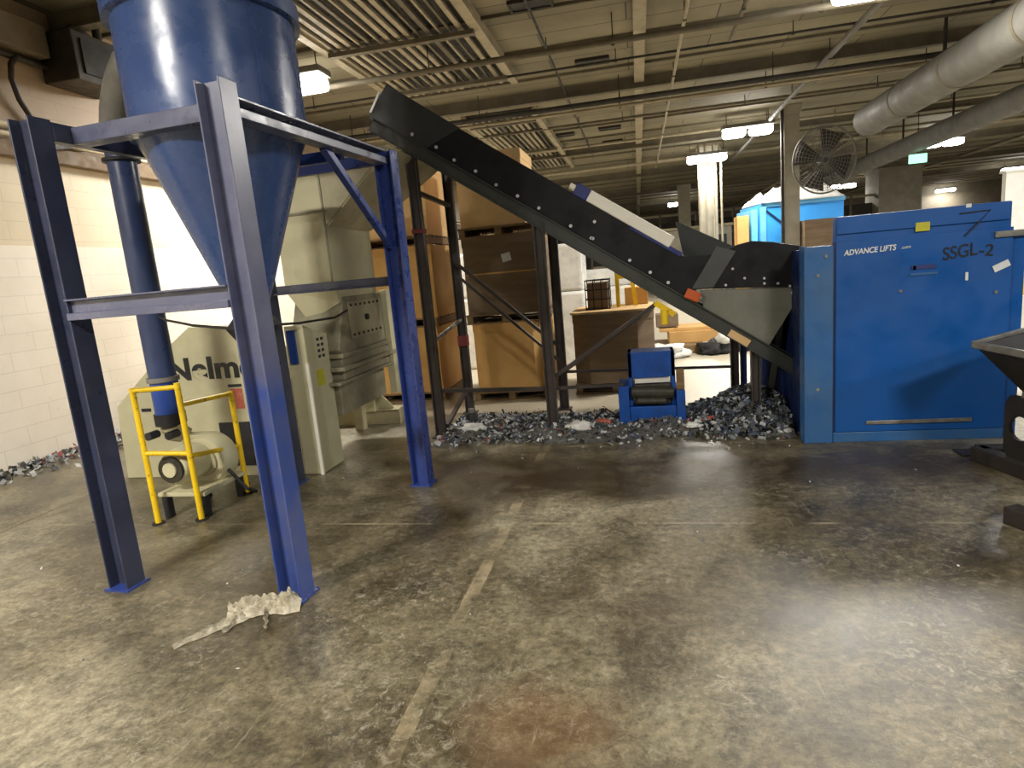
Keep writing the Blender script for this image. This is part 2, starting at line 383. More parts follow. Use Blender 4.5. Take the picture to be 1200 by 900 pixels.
# purlins and main beams across the ceiling
k = 1
for y in [4.4+1.52*i for i in range(31)]:
    b = MB(); b.box(-6.6, 29.8, y-.02, y+.02, H-.045, H)
    struct(b.build('trim_%d' % k, M['ceil_beam'])); k += 1
for y in (6.75, 12.9, 19.4, 26., 33., 40.):
    b = MB(); b.box(-6.6, 29.8, y-.015, y+.015, H-.2, H); b.box(-6.6, 29.8, y-.07, y+.07, H-.215, H-.195)
    struct(b.build('trim_%d' % k, M['ceil_beam'])); k += 1
for x in (.18, -12.0, 7.3, 14.5):
    if x < -6: continue
    b = MB(); b.box(x-.09, x+.09, 5, 51, H-.11, H-.06)
    struct(b.build('trim_%d' % k, M['ceil_pale'])); k += 1
# columns
for (x, y, w, m_) in ((3.86, 17.5, .18, 'concrete_col'), (2.35, 22.3, .28, 'concrete_col'), (12.6, 35.5, .95, 'concrete_col'), (2.35, 33, .28, 'concrete_col'), (18., 22.3, .28, 'concrete_col'), (18., 33., .28, 'concrete_col')):
    b = MB(); b.box(x-w, x+w, y-w, y+w, 0, H); b.box(x-w-.05, x+w+.05, y-w-.05, y+w+.05, H-.2, H)
    struct(b.build('trim_%d' % k, M[m_], bevel=.01)); k += 1
b = MB(); b.box(9.9, 16, 20, 20.2, 0, 3.05); b.box(9.85, 16, 19.95, 20.25, 3.05, 3.12); struct(b.build('wall_partition', M['white'])); 
YBR = thing('safety_barrier', 'yellow barrier board standing right behind the blue dumper cabinet', 'barrier', (5.5, 10.1, 0))
b = MB(); b.box(5.13, 6.1, 10.05, 10.12, .64, 1.2); b.build('board', M['yellow'], YBR, bevel=.02)
for x in (5.25, 5.95):
    b = MB(); b.box(x-.03, x+.03, 10.12, 10.18, 0, 1.15); b.build('post', M['yellow'], YBR)

# ------------------------------------------------------------------ hopper stand (slightly turned against the building)
ST = thing('hopper_stand', 'tall blue steel frame with four H-section legs carrying the conical hopper', 'stand', (-2.37, 3.65, 0), radians(-3.5))
def hleg(x, y, h):
    b = MB(); d, w, t = .068, .062, .010
    for s in (-1, 1): b.box(x+s*d-(t if s > 0 else 0), x+s*d+(t if s < 0 else 0), y-w, y+w, 0, h)
    b.box(x-d+t, x+d-t, y-.005, y+.005, 0, h)
    return b
for x, y, h, m_ in ((-.575, -.865, 2.57, 'frame_shaded'), (.56, -.865, 2.575, 'frame_leg'), (.56, .865, 2.53, 'frame_blue'), (-.62, .865, 2.53, 'frame_shaded')):
    l = hleg(x, y, h).build('leg', M[m_], ST, bevel=.003, local=True)
    b = MB(); b.box(x-.085, x+.085, y-.08, y+.08, 0, .012); b.build('base_plate', M['frame_blue'], l, local=True)
b = MB(); b.box(-.505, .50, -.70, -.645, 2.465, 2.55); b.box(-.505, .50, -.65, -.60, 2.465, 2.475); b.build('top_beam', M['frame_faded_lit'], ST, bevel=.004, local=True)
b = MB(); b.box(-.56, -.505, -.803, .80, 2.465, 2.56); b.build('top_beam', M['frame_shaded'], ST, bevel=.004, local=True)
b = MB(); b.prism([(.505, 2.43), (.60, 2.43), (.60, 2.475), (.52, 2.475), (.52, 2.512), (.60, 2.512), (.60, 2.525), (.505, 2.525)], 'xz', -.803, .80); b.build('top_beam', M['frame_faded_lit'], ST, bevel=.003, local=True)
b = MB(); b.box(-.505, .505, .31, .36, 2.40, 2.47); b.build('top_beam', M['frame_blue'], ST, bevel=.004, local=True)
b = MB(); b.box(-.50, .50, .84, .89, 2.44, 2.52); b.build('top_beam', M['frame_blue'], ST, bevel=.004, local=True)
b = MB(); b.prism([(-.892, 1.545), (-.940, 1.545), (-.940, 1.582), (-.905, 1.582), (-.905, 1.645), (-.940, 1.645), (-.940, 1.655), (-.892, 1.655)], 'yz', -.512, .492); b.build('cross_bar', M['frame_faded_lit'], ST, bevel=.003, local=True)
b = MB(); b.prism([(.80, 1.57), (.86, 1.57), (.86, 1.64), (.848, 1.64), (.848, 1.582), (.80, 1.582)], 'yz', -.50, .50); b.build('cross_bar', M['frame_shaded'], ST, bevel=.003, local=True)
b = MB(); b.bar((.535, .06, 2.44), (.535, .83, 1.86), .045, .05); b.build('brace', M['frame_blue'], ST, bevel=.003, local=True)
b = MB(); b.bar((-.535, .06, 2.46), (-.535, .83, 1.88), .045, .05); b.build('brace', M['frame_blue'], ST, bevel=.003, local=True)

# ------------------------------------------------------------------ hopper
hx, hy = -2.35, 3.47
HP = thing('conical_hopper', 'blue round steel hopper with a long cone hanging inside the frame', 'hopper', (hx, hy, 1.3))
b = MB(); b.lathe([(.478, 2.52), (.478, 3.75), (.47, 3.75), (.47, 2.52)], (hx, hy, 0), 64, caps=False); b.build('cylinder', M['hopper_blue'], HP, smooth=True)
b = MB(); b.lathe([(.478, 3.11), (.515, 3.11), (.515, 3.21), (.478, 3.21)], (hx, hy, 0), 64, caps=False); b.build('rim_flange', M['hopper_blue'], HP, smooth=True)
b = MB(); b.lathe([(.478, 2.52), (.43, 2.42), (.157, 1.66), (.075, 1.46)], (hx, hy, 0), 64, caps=False); b.build('cone', M['hopper_blue'], HP, smooth=True)
b = MB(); b.lathe([(.480, 2.50), (.492, 2.505), (.492, 2.535), (.480, 2.54)], (hx, hy, 0), 64, caps=False); b.build('seam_ring', M['hopper_blue'], HP, smooth=True)
a = atan2(-hy, -hx)+.52
b = MB(); b.bar((hx+.479*cos(a), hy+.479*sin(a), 2.54), (hx+.479*cos(a), hy+.479*sin(a), 3.1), .004, .03, up=(-sin(a), cos(a), 0)); b.build('vertical_seam', M['hopper_blue'], HP)
b = MB(); b.lathe([(.07, 1.50), (.10, 1.48), (.165, 1.40), (.10, 1.30), (.07, 1.28)], (hx, hy, 0), 8); b.build('outlet_boot', M['rubber'], HP)
b = MB(); b.lathe([(.478, 3.75), (.30, 4.02), (.12, 4.10)], (hx, hy, 0), 48); b.build('lid', M['hopper_blue'], HP, smooth=True)

# tie cables from the outlet
b = MB(); b.tube([(-2.5, 3.42, 1.405), (-2.9, 3.62, 1.43), (-3.3, 3.86, 1.47), (-3.535, 4.06, 1.495)], .009, 6)
tag(b.build('tie_cable', M['cable']), 'thin black cable from the hopper outlet to the blue pipe', 'cable')
b = MB(); b.tube([(-2.78, 4.47, 1.345), (-2.72, 4.6, 1.335), (-2.62, 5.05, 1.335), (-2.66, 5.38, 1.375)], .010, 6)
tag(b.build('tie_cable', M['cable']), 'thin black cable sagging from frame leg to cream machine', 'cable')

# ------------------------------------------------------------------ conveying pipe
px_, py_ = -3.63, 4.1
PP = thing('conveying_pipe', 'blue vertical air pipe beside the hopper with a grey elbow on top', 'pipe', (px_, py_, .62))
b = MB(); b.lathe([(.098, 1.02), (.098, 2.72)], (px_, py_, 0), 28); b.build('upper_pipe', M['pipe_blue'], PP, smooth=True)
b = MB(); b.lathe([(.100, .74), (.100, 1.02)], (px_, py_, 0), 28); b.build('lower_pipe', M['pipe_bright'], PP, smooth=True)
b = MB(); b.lathe([(.100, 1.0), (.116, 1.0), (.116, 1.035), (.100, 1.035)], (px_, py_, 0), 28, caps=False); b.build('coupling', M['grey_hose'], PP, smooth=True)
b = MB(); b.lathe([(.10, .66), (.112, .66), (.112, .75), (.10, .75)], (px_, py_, 0), 28); b.build('clamp_collar', M['rubber'], PP, smooth=True)
for s in (-1, 1):
    b = MB(); b.tube([(px_+s*.09, py_-.06, .60), (px_+s*.09, py_-.16, .60)], .032, 12); b.build('clamp_knob', M['label_dark'], PP, smooth=True)
b = MB(); pts = []
for i in range(9):
    t = i/8*pi/2; pts.append((px_+.62*(1-cos(t)), py_-.42*(1-cos(t)), 2.70+.42*sin(t)))
pts.append((hx-.40, hy+.10+.16, 3.12)); b.tube(pts, .11, 20); b.build('elbow', M['grey_hose'], PP, smooth=True)
b = MB()
for z in (2.62, 2.74):
    b.lathe([(.098, z), (.125, z), (.125, z+.02), (.098, z+.02)], (px_, py_, 0), 24, caps=False)
b.build('flange', M['rubber'], PP, smooth=True)

# ------------------------------------------------------------------ granulator
GR = thing('granulator', 'cream industrial granulator with octagonal front panel and tall infeed duct', 'machine', (-3.6, 5.4, 0))
oct_ = [(-4.80, 0), (-4.76, .69), (-4.13, 1.19), (-3.87, 1.362), (-3.52, 1.345), (-3.33, 1.19), (-2.96, .86), (-2.96, 0)]
b = MB(); b.prism(oct_, 'xz', 4.76, 4.90); panel = b.build('front_panel', M['cream'], GR, bevel=.008)
b = MB(); b.prism([(-4.70, 0), (-4.66, .66), (-4.1, 1.12), (-3.85, 1.28), (-3.5, 1.28), (-3.2, 1.12), (-2.96, .9), (-2.96, 0)], 'xz', 4.90, 5.14); b.build('sound_enclosure', M['cream_side'], GR, bevel=.01)
lettering('lettering', 'Nelmor', .27, (-4.16, 4.757, .905), (radians(90), 0, 0), M['ink'], panel, bold=.0085, sx=1.2)
for (x0, x1, z0, z1, m_) in ((-3.55, -3.44, .62, .80, 'label_red'), (-3.57, -3.44, .815, .84, 'label_dark'), (-4.50, -4.40, .63, .66, 'label_dark')):
    b = MB(); b.box(x0, x1, 4.755, 4.76, z0, z1)
    o = b.build('sticker', M[m_], panel); o['label'] = {'label_red': 'red and white warning sticker', 'label_dark': 'narrow black sticker'}[m_]
b = MB(); b.box(-3.72, -3.42, 4.745, 4.76, .10, .50); b.build('access_opening', M['label_dark'], panel)
# right-hand column cabinet
b = MB(); b.prism([(4.76, 0), (5.15, 0), (5.15, 1.20), (4.98, 1.24), (4.76, 1.31)], 'yz', -2.955, -2.775); cab = b.build('cabinet', M['cream'], GR, bevel=.01)
b = MB(); b.box(-2.795, -2.765, 4.745, 4.765, 0, .98); b.build('corner_trim', M['white'], cab)
b = MB(); b.box(-2.925, -2.855, 4.738, 4.76, .985, 1.27); b.build('blue_pad', M['pipe_bright'], cab)
b = MB(); b.box(-2.775, -2.769, 4.88, 5.00, .76, .90); b.build('sticker', M['label_yellow'], cab)['label'] = 'yellow sticker'
b = MB()
for zz in (1.15, 1.10, 1.05, 1.0):
    for yy in (4.95, 5.02): b.box(-2.775, -2.769, yy, yy+.035, zz, zz+.025)
b.build('markings', M['label_dark'], cab)
# infeed duct with flared hood on the conveyor side
b = MB(); b.box(-3.2, -2.70, 5.28, 6.2, 1.60, 2.72); duct = b.build('infeed_duct', M['cream'], GR, bevel=.012)
b = MB(); b.box(-3.215, -2.685, 5.265, 5.28, 2.255, 2.275); b.box(-2.72, -2.705, 5.265, 5.28, 1.6, 2.72); b.box(-2.70, -2.685, 5.28, 6.2, 1.60, 1.62); b.build('duct_seam', M['grey_cream'], duct)
b = MB()
b.slab([(-2.69, 5.28, 2.14), (-2.04, 5.28, 2.74), (-2.04, 6.7, 2.74), (-2.69, 6.2, 2.14)], .02)
b.prism([(-2.70, 2.14), (-2.04, 2.74), (-2.70, 2.74)], 'xz', 5.27, 5.285)
b.build('infeed_hood', M['cream_side'], GR)
b = MB(); b.add([(-3.2, 5.28, 1.6), (-2.7, 5.28, 1.6), (-2.7, 6.2, 1.6), (-3.2, 6.2, 1.6), (-3.05, 5.36, 1.30), (-2.72, 5.36, 1.45), (-2.72, 6.2, 1.45), (-3.05, 6.2, 1.30)],
               [(0, 1, 5, 4), (1, 2, 6, 5), (2, 3, 7, 6), (3, 0, 4, 7), (4, 5, 6, 7)]); b.build('throat', M['cream'], GR)
b = MB(); b.prism([(5.20, 1.03), (5.42, 1.50), (6.30, 1.50), (6.34, 1.0), (5.26, .96)], 'yz', -3.2, -2.70); hous = b.build('cutting_chamber', M['grey_cream'], GR, bevel=.012)
b = MB(); b.box(-2.70, -2.685, 5.46, 6.18, 1.10, 1.45); cov = b.build('cover_plate', M['cream_side'], hous, bevel=.004)
b = MB(); b.box(-2.72, -2.64, 6.28, 6.40, .40, 1.52); b.build('rear_flange', M['cream'], GR, bevel=.006)
for i in range(7):
    for z in (1.135, 1.415):
        y = 5.51+i*.103
        b = MB(); b.tube([(-2.686, y, z), (-2.674, y, z)], .013, 8); b.build('bolt', M['label_dark'], cov)
b = MB(); b.tube([(-2.686, 5.82, 1.28), (-2.66, 5.82, 1.28)], .03, 12); b.build('knob', M['label_dark'], cov)
for z0, z1, dx, y0 in ((.955, .995, .07, 5.16), (.84, .88, .09, 5.12), (.72, .75, .06, 5.06)):
    b = MB(); b.box(-3.25, -2.70+dx-.02, y0, 6.42, z0, z1); b.build('collar', M['grey_cream'], GR, bevel=.006)
b = MB(); b.box(-3.2, -2.68, 5.20, 6.36, .75, .955); b.build('screen_box', M['grey_cream'], GR, bevel=.01)
b = MB(); b.box(-3.2, -2.73, 5.18, 6.2, .42, .72); b.build('discharge_box', M['grey_cream'], GR, bevel=.01)
for y in (5.3, 6.3):
    b = MB(); b.box(-3.18, -3.08, y-.05, y+.05, 0, .44); b.build('support_leg', M['cream_side'], GR, bevel=.005)
b = MB(); b.box(-3.6, -2.74, 6.50, 6.64, 0, .17); b.box(-3.6, -2.74, 6.46, 6.68, .165, .18); b.build('skid_beam', M['cream_side'], GR, bevel=.005)
b = MB(); b.slab([(-3.16, 6.42, .50), (-3.02, 6.42, .50), (-2.80, 6.54, .17), (-3.0, 6.54, .17)], .02); b.box(-3.14, -3.0, 6.42, 6.56, .17, .5); b.build('gusset', M['cream'], GR)

# ------------------------------------------------------------------ yellow guard rail and blower
YG = thing('guard_rail', 'yellow tubular guard rail round the small cream blower', 'guard rail', (-3.33, 3.93, 0))
P1, P2, P3, P4 = V3((-3.545, 3.70, 0)), V3((-3.235, 3.77, 0)), V3((-3.215, 4.30, 0)), V3((-3.72, 4.28, 0))
for p, z in ((P1, 1.02), (P2, 1.03), (P3, .86)):
    b = MB(); b.tube([p, p+V3((0, 0, z))], .021, 12); post = b.build('post', M['yellow'], YG, smooth=True)
    b = MB(); b.lathe([(.045, 0), (.045, .012)], p, 12); b.build('foot_plate', M['darkwood'], post)
def up(p, z): return p+V3((0, 0, z))
for a_, c_ in ((up(P1, 1.0), up(P2, 1.0)), (up(P2, .87), up(P3, .84)), (up(P1, .54), up(P2, .51)), (up(P2, .49), up(P3, .41))):
    b = MB(); b.tube([a_, c_], .018, 12); b.build('rail', M['yellow'], YG, smooth=True)
BL = thing('blower', 'small cream blower with a round motor inside the yellow guard', 'blower', (-3.42, 4.1, 0))
b = MB(); b.tube([(-3.43, 3.80, .385), (-3.43, 3.84, .385), (-3.43, 4.06, .385)], [.11, .135, .135], 28); mo = b.build('motor', M['cream'], BL, smooth=True, bevel=.008)
b = MB(); b.tube([(-3.43, 3.775, .385), (-3.43, 3.80, .385)], .10, 24); b.build('end_cover', M['grime'], mo, smooth=True)
b = MB(); b.tube([(-3.43, 3.762, .385), (-3.43, 3.777, .385)], .055, 16); b.build('hub', M['cream'], mo, smooth=True)
# scroll housing: spiral outline lying in the x-z plane
b = MB(); b.tube([(-3.38, 4.07, .36), (-3.38, 4.10, .36), (-3.38, 4.22, .36), (-3.38, 4.25, .36)], [.18, .20, .20, .18], 36); fh = b.build('fan_housing', M['cream'], BL, smooth=True)
b = MB(); b.tube([(-3.38, 4.05, .36), (-3.38, 4.08, .36)], .12, 24); b.build('inlet_ring', M['cream_side'], fh, smooth=True)
b = MB(); b.box(-3.58, -3.38, 4.10, 4.22, .44, .56); b.build('outlet', M['cream'], fh, bevel=.006)
b = MB(); b.tube([(-3.43, 4.05, .385), (-3.40, 4.08, .37)], .05, 12); b.build('shaft_cover', M['grey_cream'], BL, smooth=True)
b = MB()
b.tube([(-3.63, 4.1, .655), (-3.62, 4.13, .58), (-3.55, 4.17, .54)], [.092, .08, .06], 16); b.build('inlet_pipe', M['cream_side'], BL, smooth=True)
b = MB(); b.box(-3.60, -3.20, 3.80, 4.30, .17, .20); b.build('base_plate', M['cream'], BL, bevel=.004)
for x in (-3.56, -3.24):
    for y in (3.84, 4.26):
        b = MB(); b.box(x-.025, x+.025, y-.025, y+.025, 0, .17); b.build('leg', M['label_dark'], BL)
b = MB(); b.tube([(-3.2, 4.1, .28), (-3.1, 4.15, .10), (-3.12, 4.28, .03), (-3.3, 4.36, .02), (-3.34, 4.5, .02)], .014, 8); b.build('power_cord', M['cable'], BL, smooth=True)

# ------------------------------------------------------------------ inclined conveyor
CV = thing('incline_conveyor', 'long black inclined belt conveyor on brown steel legs', 'conveyor', (-.6, 6.38, 0))
al = math.atan(.682); ux, uz = cos(al), -sin(al); nx, nz = sin(al), cos(al)
YN, YF = 5.87, 6.90
def zb(x): return 1.357-.682*x            # underside of the frame rail
def xz(s, h):                              # distance s along the slope from x=0, height h square to it
    return (s*ux+h*nx, 1.357+s*uz+h*nz)
S0, S1 = -2.45/ux-.30, 1.29/ux+.12
S0 = -2.98
def plate(s0, s1, h0, h1): return [xz(s0, h0), xz(s1, h0), xz(s1, h1), xz(s0, h1)]
for y, sg in ((YN, -1), (YF, 1)):
    b = MB(); b.prism(plate(S0+.03, S1, 0, .125), 'xz', y-.02, y+.02)
    b.prism(plate(S0+.03, S1, 0, .012), 'xz', y-.045 if sg < 0 else y-.02, y+.02 if sg < 0 else y+.045)
    b.prism(plate(S0+.03, S1, .113, .125), 'xz', y-.045 if sg < 0 else y-.02, y+.02 if sg < 0 else y+.045)
    b.build('side_rail', M['rail'], CV, bevel=.003)
    b = MB(); b.prism([xz(S0, .125), xz(.40, .125), (.50, 1.29), (.68, 1.59), xz(.20, .42), xz(S0+.03, .425)], 'xz', y-.012, y+.012)
    sk = b.build('side_skirt', M['black'], CV, bevel=.002)
    if sg < 0:
        b = MB(); b.prism([xz(S0-.02, .10), xz(S0+.62, .13), xz(S0+.82, .428), xz(S0+.01, .445)], 'xz', y-.02, y-.012); b.build('lit_head_guard', M['black_sheen'], sk)  # paler plate puts the lamplight on the upper skirt into colour
        skn = sk
b = MB(); b.prism(plate(S0+.05, S1-.03, .135, .147), 'xz', YN+.03, YF-.03); b.prism(plate(S0+.05, S1-.03, .03, .04), 'xz', YN+.03, YF-.03); b.build('belt', M['rubber'], CV)
for s in [S0+.25+i*.28 for i in range(15)]:
    x, z = xz(s, .147); b = MB(); b.prism([(x-.01*ux, z), (x+.01*ux, z-.01), (x+.01*ux+.03*nx, z+.03*nz), (x-.01*ux+.03*nx, z+.03*nz)], 'xz', YN+.1, YF-.1); b.build('cleat', M['rubber'], CV)
for s in (S0+.06, S1-.05):
    x, z = xz(s, .085); b = MB(); b.tube([(x, YN+.03, z), (x, YF-.03, z)], .05, 18); b.build('end_roller', M['steel'], CV, smooth=True)
x, z = xz(S0-.005, .16); b = MB(); b.bar((x-.01, YN-.02, z), (x+.10, YN-.02, z+.165), .03, .02); b.build('edge_strip', M['bolt'], CV)
x, z = xz(S0+.02, .33); b = MB(); b.bar((x-.10, YN+.12, z+.02), (x+.06, YN+.12, z-.03), .05, .05); b.build('head_bracket', M['black'], CV)
# feed hopper at the low end
near = [(.49, 1.295), (1.43, 1.245), (1.445, 1.577), (1.15, 1.65), (.97, 1.675), (.86, 1.655), (.78, 1.625), (.66, 1.60)]
b = MB(); b.prism(near, 'xz', YN-.016, YN+.012); fn = b.build('feed_hopper_side', M['black'], CV, bevel=.003)
b = MB(); b.prism([(x+.03, z) for x, z in near[:2]]+[(1.46, 1.60), (.95, 1.66), (.40, 1.96)], 'xz', YF-.012, YF+.016); b.build('feed_hopper_side', M['black_sheen'], CV)
b = MB(); b.prism([(.455, 1.30), (.64, 1.30), (.84, 1.60), (.68, 1.655)], 'xz', YN-.024, YN-.016); b.build('seam_plate', M['seam'], fn)
b = MB(); b.prism([(.53, 1.285), (1.41, 1.245), (1.10, .73), (.56, 1.10)], 'xz', YN+.014, YN+.024); b.build('chute', M['chute'], CV)
b = MB(); b.slab([(1.43, YN, 1.245), (1.43, YF, 1.245), (1.08, YF-.2, .66), (1.08, YN+.28, .66)], .014); b.build('chute', M['chute'], CV)
b = MB(); b.bar((1.30, YN+.30, 1.19), (1.14, YN+.34, .0), .05, .05); b.build('strut', M['chute'], CV)
b = MB(); b.box(1.0, 1.06, YF-.1, YF-.04, 0, 1.2); b.build('strut', M['dump_dark'], CV)
for (x, z) in ((-2.004, 2.93), (-1.785, 2.789), (-1.625, 2.655), (-1.431, 2.534), (-1.249, 2.391), (-1.057, 2.271), (-.868, 2.144), (-.589, 1.956), (-.37, 1.972), (-.41, 1.831), (-.395, 1.825), (-.076, 1.602), (.1, 1.479), (.254, 1.375)):
    b = MB(); b.tube([(x, YN-.012, z), (x, YN-.03, z)], .015, 10); b.build('bolt', M['bolt'], skn)
for (x, z) in ((.808, 1.449), (.906, 1.359), (1.07, 1.345), (1.182, 1.291), (1.279, 1.261), (.747, 1.312), (1.07, 1.30)):
    b = MB(); b.tube([(x, YN-.016, z), (x, YN-.028, z)], .011, 10); b.build('bolt', M['bolt'], fn)
b = MB(); b.tube([(1.307, YN+.03, 1.199), (1.307, YN+.0, 1.199)], .014, 10); b.build('bolt', M['bolt'], CV)
b = MB(); b.prism([(-.06, 1.918), (.40, 1.62), (.36, 1.60), (-.06, 1.878)], 'xz', YN-.02, YN-.012); b.build('blue_trim', M['navy_tape'], skn)
b = MB(); b.bar((.40, YN-.05, 1.275), (.52, YN-.05, 1.215), .05, .09); b.build('stop_switch', M['orange'], CV, bevel=.012)
x, z = .80, .955; b = MB(); b.bar((.765, YN-.028, .885+.0), (.93, YN-.028, .885-.1125), .006, .075); lab = b.build('paper_label', M['card_light'], CV); lab['label'] = 'pale paper label'
b = MB(); b.bar((.13, YN+.02, 1.20), (.30, YN+.02, 1.08), .03, .05); b.tube([(.21, YN, 1.13), (.21, YN, 1.0)], .035, 12); b.build('sensor', M['yellow'], CV)
def cleg(x, y, h, w=.10, extra=0.):
    b = MB(); t = .012
    b.box(x-w/2, x-w/2+t, y-.035, y+.035, 0, h); b.box(x+w/2-t, x+w/2, y-.035, y+.035, 0, h); b.box(x-w/2, x+w/2, y+.0, y+.012, 0, h)
    lg = b.build('leg', M['legsteel'], CV, bevel=.002)
    b = MB(); b.box(x-.08, x+.08, y-.07, y+.07, 0, .015); b.build('foot_plate', M['legsteel'], lg)
for x, y in ((-2.05, YN), (-2.02, YF), (-.89, YN), (-.90, YF), (.99, YN+.02), (.93, YF-.15)):
    cleg(x, y, zb(x)+.05, .10 if x < .5 else .08)
for p, q, w in (((-2.0, YF-.05, 1.74), (-.90, YF-.05, .72), .035), ((-2.0, YF-.05, 1.60), (-.92, YF-.05, .57), .028), ((-.86, YN+.04, .55), (.16, YN+.04, 1.20), .035), ((-.86, YF-.05, .45), (.0, YF-.05, 1.0), .028),
                ((-2.05, YN+.05, 2.42), (-2.02, YF-.05, 2.37), .04), ((-2.0, YN+.05, .10), (-2.02, YF-.05, .30), .04), ((-2.05, YN+.05, .47), (-.89, YN+.05, .44), .035), ((-.89, YN+.05, .44), (-.20, YN+.12, .43), .03), ((-.86, YF-.05, .44), (.90, YF-.15, .42), .03)):
    b = MB(); b.bar(p, q, w, w); b.build('brace', M['legsteel'], CV)
b = MB(); b.tube([(-2.03, YN+.03, .98), (-2.02, YF-.03, 1.10)], .022, 10); b.build('cross_pipe', M['steel'], CV, smooth=True)
b = MB(); b.box(-2.075, -1.965, YF-.045, YF+.045, .80, .92); b.build('red_tape', M['red'], CV)
b = MB(); b.box(-2.11, -1.99, YN-.045, YN+.045, 2.03, 2.07); b.build('red_tape', M['red'], CV)

# white profile resting along the near top edge
WT = thing('plastic_profile', 'long white plastic profile with navy taped end lying on the conveyor edge', 'profile', (-.08, YN, 1.95))
def edge(x, h): return (x+h*nx, YN, 1.862-.682*x+h*nz)
b = MB(); b.bar(edge(-.44, .055), edge(.27, .055), .05, .105, up=(nx, 0, nz)); b.build('body', M['white'], WT, bevel=.01)
b = MB(); b.bar(edge(-.555, .05), edge(-.44, .055), .054, .112, up=(nx, 0, nz)); b.build('tape_wrap', M['navy_tape'], WT, bevel=.01)
b = MB(); b.tube([edge(-.60, .05), edge(-.555, .05)], .028, 12); b.build('end_plug', M['white'], WT, smooth=True)

# ------------------------------------------------------------------ blue dumper cabinet
BX = thing('gaylord_dumper', 'large blue steel box dumper cabinet with hand-written letters on its door', 'dumper', (2.0, 6.0, 0))
YB = 5.30
b = MB(); b.box(1.495, 2.68, YB+.012, YB+.10, 0, 1.785); b.box(2.58, 2.68, YB+.10, YB+1.35, 0, 1.56); b.box(1.46, 2.58, YB+1.25, YB+1.35, 0, 1.2); body = b.build('cabinet_body', M['dump_blue'], BX, bevel=.008)
b = MB(); b.box(1.495, 2.69, YB, YB+.012, .085, 1.60); door = b.build('door', M['dump_blue'], BX, bevel=.003)
b = MB(); b.box(1.50, 2.66, YB-.006, YB+.012, 1.655, 1.785); b.build('top_band', M['dump_blue'], BX, bevel=.003)
b = MB(); b.box(1.48, 2.69, YB+.002, YB+.012, 0, .08); b.build('bottom_rail', M['dump_side'], BX, bevel=.003)
b = MB(); b.box(1.28, 1.475, YB-.01, YB+.10, 0, 1.58); col = b.build('left_column', M['dump_side'], BX, bevel=.006)
b = MB(); b.box(1.262, 1.285, YB-.012, YB+.14, .0, 1.585); b.build('edge_trim', M['dump_side'], col, bevel=.002)
b = MB(); b.box(1.475, 1.495, YB+.008, YB+.03, .0, 1.60); b.build('door_gap', M['dump_dark'], BX)
b = MB(); b.box(1.30, 1.46, YB+.10, YB+1.35, 0, 1.56); b.build('side_wall', M['dump_dark'], BX, bevel=.004)
b = MB(); b.box(1.10, 1.30, 6.2, 6.65, 0, 1.16); b.build('tilt_arm', M['dump_dark'], BX, bevel=.006)
b = MB(); b.box(2.69, 2.79, YB+.03, YB+.3, 0, 1.55); b.build('right_column', M['dump_blue'], BX, bevel=.006)
b = MB(); b.box(2.565, 2.80, YB-.018, YB+.05, 1.53, 1.575); b.build('latch_bar', M['rim'], BX, bevel=.004)
b = MB(); b.box(1.72, 2.47, YB-.016, YB-.002, .145, .175); b.build('pull_strip', M['rim'], door, bevel=.003)
R90 = (radians(90), 0, 0)
lettering('lettering', 'ADVANCE LIFTS', .058, (1.55, YB-.003, 1.492), (radians(90), radians(-2), 0), M['label_white'], door, bold=.0012, shear=.2, sx=.86)
lettering('lettering', '.com', .034, (1.945, YB-.003, 1.507), (radians(90), radians(-2), 0), M['label_white'], door, shear=.2)
lettering('handwriting', 'SSGL', .135, (2.23, YB-.003, 1.395), (radians(90), radians(-6), 0), M['ink'], door, bold=.001, shear=.1, sx=.80)
lettering('handwriting', '-2', .12, (2.465, YB-.003, 1.415), (radians(90), radians(8), 0), M['ink'], door, bold=.001, sx=1.0)
b = MB(); b.tube([(2.33, YB-.007, 1.725), (2.53, YB-.007, 1.732), (2.45, YB-.007, 1.645), (2.37, YB-.004, 1.56)], .006, 6); b.build('handwriting', M['ink'], door)
for nm, x0, x1, z0, z1, m_, lb in (('sticker', 2.04, 2.135, 1.625, 1.69, 'label_yellow', 'faded yellow sticker'), ('sticker', 2.02, 2.185, 1.345, 1.375, 'navy_tape', 'small navy name sticker'), ('sticker', 2.03, 2.05, 1.345, 1.372, 'label_white', 'white dot on the navy sticker'), ('sticker', 2.01, 2.20, 1.30, 1.318, 'dump_side', 'pale scraped strip'),
                             ('sticker', 2.385, 2.403, 1.235, 1.295, 'label_white', 'small upright white tag'), ('sticker', 2.37, 2.405, 1.765, 1.792, 'label_white', 'white scuff tag')):
    b = MB(); b.box(x0, x1, YB-.009, YB-.001, z0, z1); b.build(nm, M[m_], door)['label'] = lb
b = MB(); b.bar((2.57, YB-.004, 1.30), (2.67, YB-.004, 1.345), .006, .05); b.build('sticker', M['label_white'], door)['label'] = 'tilted white sticker'
for x, z in ((1.361, 1.357), (1.95, 1.19), (2.594, 1.133), (1.42, 1.50), (1.36, .45)):
    yy = YB-.010 if x < 1.47 else YB
    b = MB(); b.tube([(x, yy, z), (x, yy-.008, z)], .013, 10); b.build('bolt_head', M['rim'], col if x < 1.47 else door)

